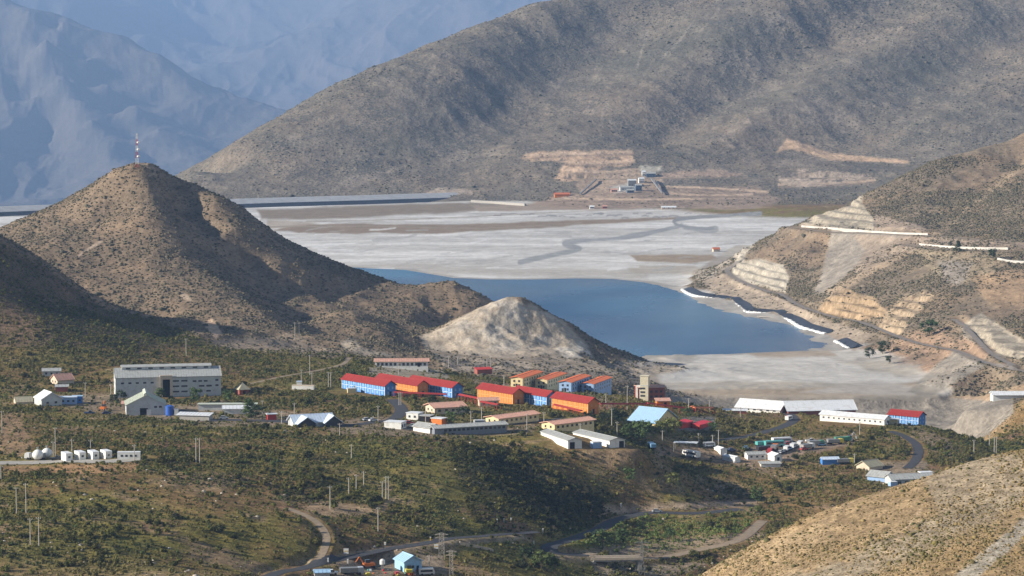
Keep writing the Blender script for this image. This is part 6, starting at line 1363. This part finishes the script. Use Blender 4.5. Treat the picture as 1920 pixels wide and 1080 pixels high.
# ---------------------------------------------------------------- bushes and trees of their own
def leaf_obj(name, V, Fq, cl, parent=None):
    me = bpy.data.meshes.new(name); me.from_pydata([tuple(v) for v in V], [], [tuple(int(i) for i in f) for f in Fq])
    a = me.attributes.new('Col', 'FLOAT_COLOR', 'POINT'); k = RNG.uniform(.8, 1.2, len(V))
    a.data.foreach_set('color', np.concatenate([np.array(cl)[None] * k[:, None], np.ones((len(V), 1))], 1).astype(np.float32).ravel()); me.materials.append(M_LEAF)
    o = bpy.data.objects.new(name, me); COL.objects.link(o)
    if parent: o.parent = parent
    return o
PROTO = [leaf_obj('bush', *BUSH['big'][i % 5], tuple(GREENS[i % 7])) for i in range(20)]
for o in PROTO: o['category'] = 'bush'
P, R, cl = NEAR_BUSH
LB = {'low': 'dark green bush on the near brush slope below the white tanks', 'mid': 'green bush on the brush covered slope between village and road', 'val': 'green bush in the river valley beside the winding road', 'right': 'bush on the slope under the vehicle yard'}
def bush_label(p):
    u, v = proj(p[0], p[1], p[2])
    k = 'right' if u > 1030 and v < 960 else 'val' if u > 1000 else 'low' if u < 480 and v > 870 else 'mid'
    return LB[k], {'low': 'bushes below the white tanks', 'mid': 'bushes between village and road', 'val': 'bushes in the river valley', 'right': 'bushes under the vehicle yard'}[k]
used = set(); ok = cleared(P); okset = {tuple(np.round(q, 3)) for q in ok}
for i in range(len(P)):
    if tuple(np.round(P[i], 3)) not in okset: continue
    src = PROTO[i % 20]; o = src if i % 20 not in used else src.copy()
    if i % 20 in used: COL.objects.link(o)
    used.add(i % 20)
    o.location = (P[i][0], P[i][1], P[i][2] - .05); o.scale = (R[i], R[i], R[i] * RNG.uniform(.85, 1.2)); o.rotation_euler = (0, 0, RNG.uniform(0, 6.28))
    l_, g_ = bush_label(P[i]); tag(o, l_, 'bush', g_)
for i, o in enumerate(PROTO):
    if i not in used: bpy.data.objects.remove(o)
def crown(seed, n, conifer=False):
    rr = np.random.default_rng(seed); VV = []; FF = []; off = 0
    cl_ = []
    for k in range(n):
        a = rr.uniform(0, 6.28); z_ = rr.uniform(.3, 1.0); q = (.95 - z_) * .55 if conifer else .42 * math.sqrt(max(0, 1 - ((z_ - .62) / .42) ** 2)) * rr.uniform(.3, 1)
        cl_.append((np.array([math.cos(a) * q, math.sin(a) * q, z_]), rr.uniform(.10, .19) * (.7 if conifer else 1)))
    for c, rad in cl_:
        V, Fq = ico(1); V = V * rr.uniform(.5, .9, (len(V), 1)) * rad * [1, 1, .8] + c; VV.append(V); FF.append(Fq + off); off += len(V)
        for _ in range(34):
            d = rr.normal(size=3); d /= np.linalg.norm(d); p = c + d * rad * rr.uniform(.7, 1.3); a = rr.normal(size=3); a /= np.linalg.norm(a); b = np.cross(a, d); s = rr.uniform(.02, .045)
            VV.append(np.array([p - a * s, p + a * s, p + b * s * 1.8 + d * s])); FF.append(np.array([[0, 1, 2]]) + off); off += 3
    return np.concatenate(VV), np.concatenate(FF)
CR = [crown(400 + k, 16) for k in range(5)]; CRC = crown(420, 26, True)
def tree(label, px, py, h, d, cl=(.075, .095, .032), conifer=False, wide=1.0):
    g = at(px, py, *d); r = empty('conifer_tree' if conifer else 'tree', g, RNG.uniform(0, 6)); tag(r, label, 'tree')
    V, Fq = CRC if conifer else CR[RNG.integers(5)]
    o = leaf_obj('crown', V * [h * wide, h * wide, h], Fq, cl, r)
    mb = MB(); mb.bar((0, 0, -.6), (0, 0, h * .6), h * .03, h * .015, 7)
    for k in range(4): a = k * 1.6 + RNG.uniform(0, 1); mb.bar((0, 0, h * (.3 + .06 * k)), (math.cos(a) * h * .25, math.sin(a) * h * .25, h * (.55 + .06 * k)), h * .014, h * .006, 5)
    mb.build('trunk', M_BARK, r)
YG = (.135, .145, .04); GR = (.07, .105, .035); DG = (.042, .06, .026)
for (px, py, h, d, cl, con, lb) in [
    (213, 760, 5, (1120, 1290), DG, 0, 'dark green tree at the near left corner of the grey hall'), (226, 752, 5, (1120, 1290), DG, 0, 'tree behind the roof of the pale green workshop'), (245, 744, 4.5, (1150, 1290), GR, 0, 'tree in front of the plain half of the grey hall'), (302, 750, 5.5, (1120, 1290), GR, 0, 'tree below the tan porch of the grey hall'), (366, 756, 7, (1120, 1290), GR, 0, 'tree in front of the windowed half of the grey hall'), (424, 757, 6, (1120, 1290), GR, 0, 'tree at the right corner of the grey hall'), (468, 783, 8, (1100, 1290), GR, 0, 'bright green tree right of the cream shed roof'), (480, 786, 6, (1100, 1290), DG, 0, 'dark tree beside the bright green one near the red hut'),
    (1176, 822, 6, (1100, 1260), GR, 0, 'tree left of the yellow green trees below the blue roofed hall'), (1196, 830, 9, (1100, 1260), GR, 0, 'tallest green tree below the blue roofed hall'), (1208, 824, 8, (1100, 1260), GR, 0, 'green tree behind the grey blue truck'), (1238, 818, 7, (1100, 1260), YG, 0, 'yellow green tree right under the blue roofed hall'), (1252, 815, 7, (1100, 1280), YG, 0, 'yellow green tree in the middle of the belt by the carports'), (1266, 808, 6, (1100, 1290), YG, 0, 'yellow green tree touching the long red carport'), (1290, 784, 5, (1200, 1380), GR, 0, 'round green tree behind the small parking area'), (1150, 790, 6, (1120, 1300), DG, 0, 'dark tree beside the last orange barracks'), (1165, 795, 6, (1120, 1300), DG, 0, 'dark tree left of the blue roofed hall'), (1335, 812, 5, (1150, 1320), GR, 0, 'tree right of the curved red carport'),
    (812, 762, 5, (1120, 1320), DG, 0, 'dark tree between the barracks and the pink bungalow porch'), (845, 795, 5.5, (1080, 1280), GR, 0, 'tree right of the small orange building'), (868, 785, 5.5, (1080, 1280), DG, 0, 'dark tree behind the street near the pink bungalow'), (673, 733, 4, (1120, 1320), DG, 0, 'small dark tree covering part of the long blue barracks'),
    (1743, 630, 11, (1650, 1950), (.04, .075, .025), 0, 'deep green tree alone on the red earth of the right bank'), (1655, 664, 8, (1600, 1900), DG, 0, 'bushy tree on the right bank near the lake end'), (1630, 672, 7, (1600, 1900), DG, 0, 'smaller dark tree left of the bushy tree near the lake end'), (1796, 474, 9, (1900, 2300), DG, 1, 'dark conifer below the middle white guard wall'), (1862, 487, 8, (1850, 2250), DG, 0, 'dark tree at the start of the lowest guard wall'), (1667, 682, 5, (1550, 1850), DG, 0, 'low dark tree on the reddish slope'),
    (1130, 1030, 7, (900, 1080), GR, 0, 'tall green tree on the inner side of the road loop'), (1165, 1022, 6, (900, 1080), GR, 0, 'green tree in the middle of the road loop'), (1255, 1015, 5, (900, 1080), GR, 0, 'green tree near the right end of the road loop'), (1420, 945, 7, (1050, 1200), GR, 0, 'broad green tree on the terrace right of the valley road'), (1262, 915, 6, (1080, 1220), YG, 0, 'bright green tree on the slope under the open canopy'), (1180, 905, 6, (1080, 1200), GR, 0, 'green tree on the orange slope below the white sheds'), (1015, 1072, 7, (850, 1000), (.085, .11, .035), 0, 'bright green tree near the bottom edge left of the bridge'), (1040, 1076, 6, (850, 1000), (.085, .11, .035), 0, 'smaller bright green tree at the bottom edge left of the bridge'), (985, 1060, 6, (850, 1000), DG, 0, 'dark tree at the bottom in the shaded valley mouth')]:
    tree(lb, px, py, h, d, cl, bool(con), 1.0 if con else 1.25)
print('objects', round(time.time() - T0, 1))
# ---------------------------------------------------------------- haze: the air between
def haze(dens):
    x0, x1, y0, y1, z0, z1 = -18000, 18000, -60, 36500, float(HZ.min()) - 3, max(float(HZ.max()) + 5, CAMZ + 5)
    V = [(a, b, c) for c in (z0, z1) for b in (y0, y1) for a in (x0, x1)]
    Fs = [(0, 2, 3, 1), (4, 5, 7, 6), (0, 1, 5, 4), (2, 6, 7, 3), (0, 4, 6, 2), (1, 3, 7, 5)]
    m = bpy.data.materials.new('haze_air'); m.use_nodes = True; t = m.node_tree
    t.nodes.remove(t.nodes['Principled BSDF'])
    v = t.nodes.new('ShaderNodeVolumePrincipled'); v.inputs['Color'].default_value = (.36, .58, 1.0, 1); v.inputs['Density'].default_value = dens; v.inputs['Anisotropy'].default_value = .0
    t.links.new(v.outputs[0], t.nodes['Material Output'].inputs['Volume'])
    o = mesh_obj('haze', V, Fs, m); o['kind'] = 'stuff'
haze(4.8e-5)
print('script done', round(time.time() - T0, 1), 'z', HZ.min(), HZ.max())
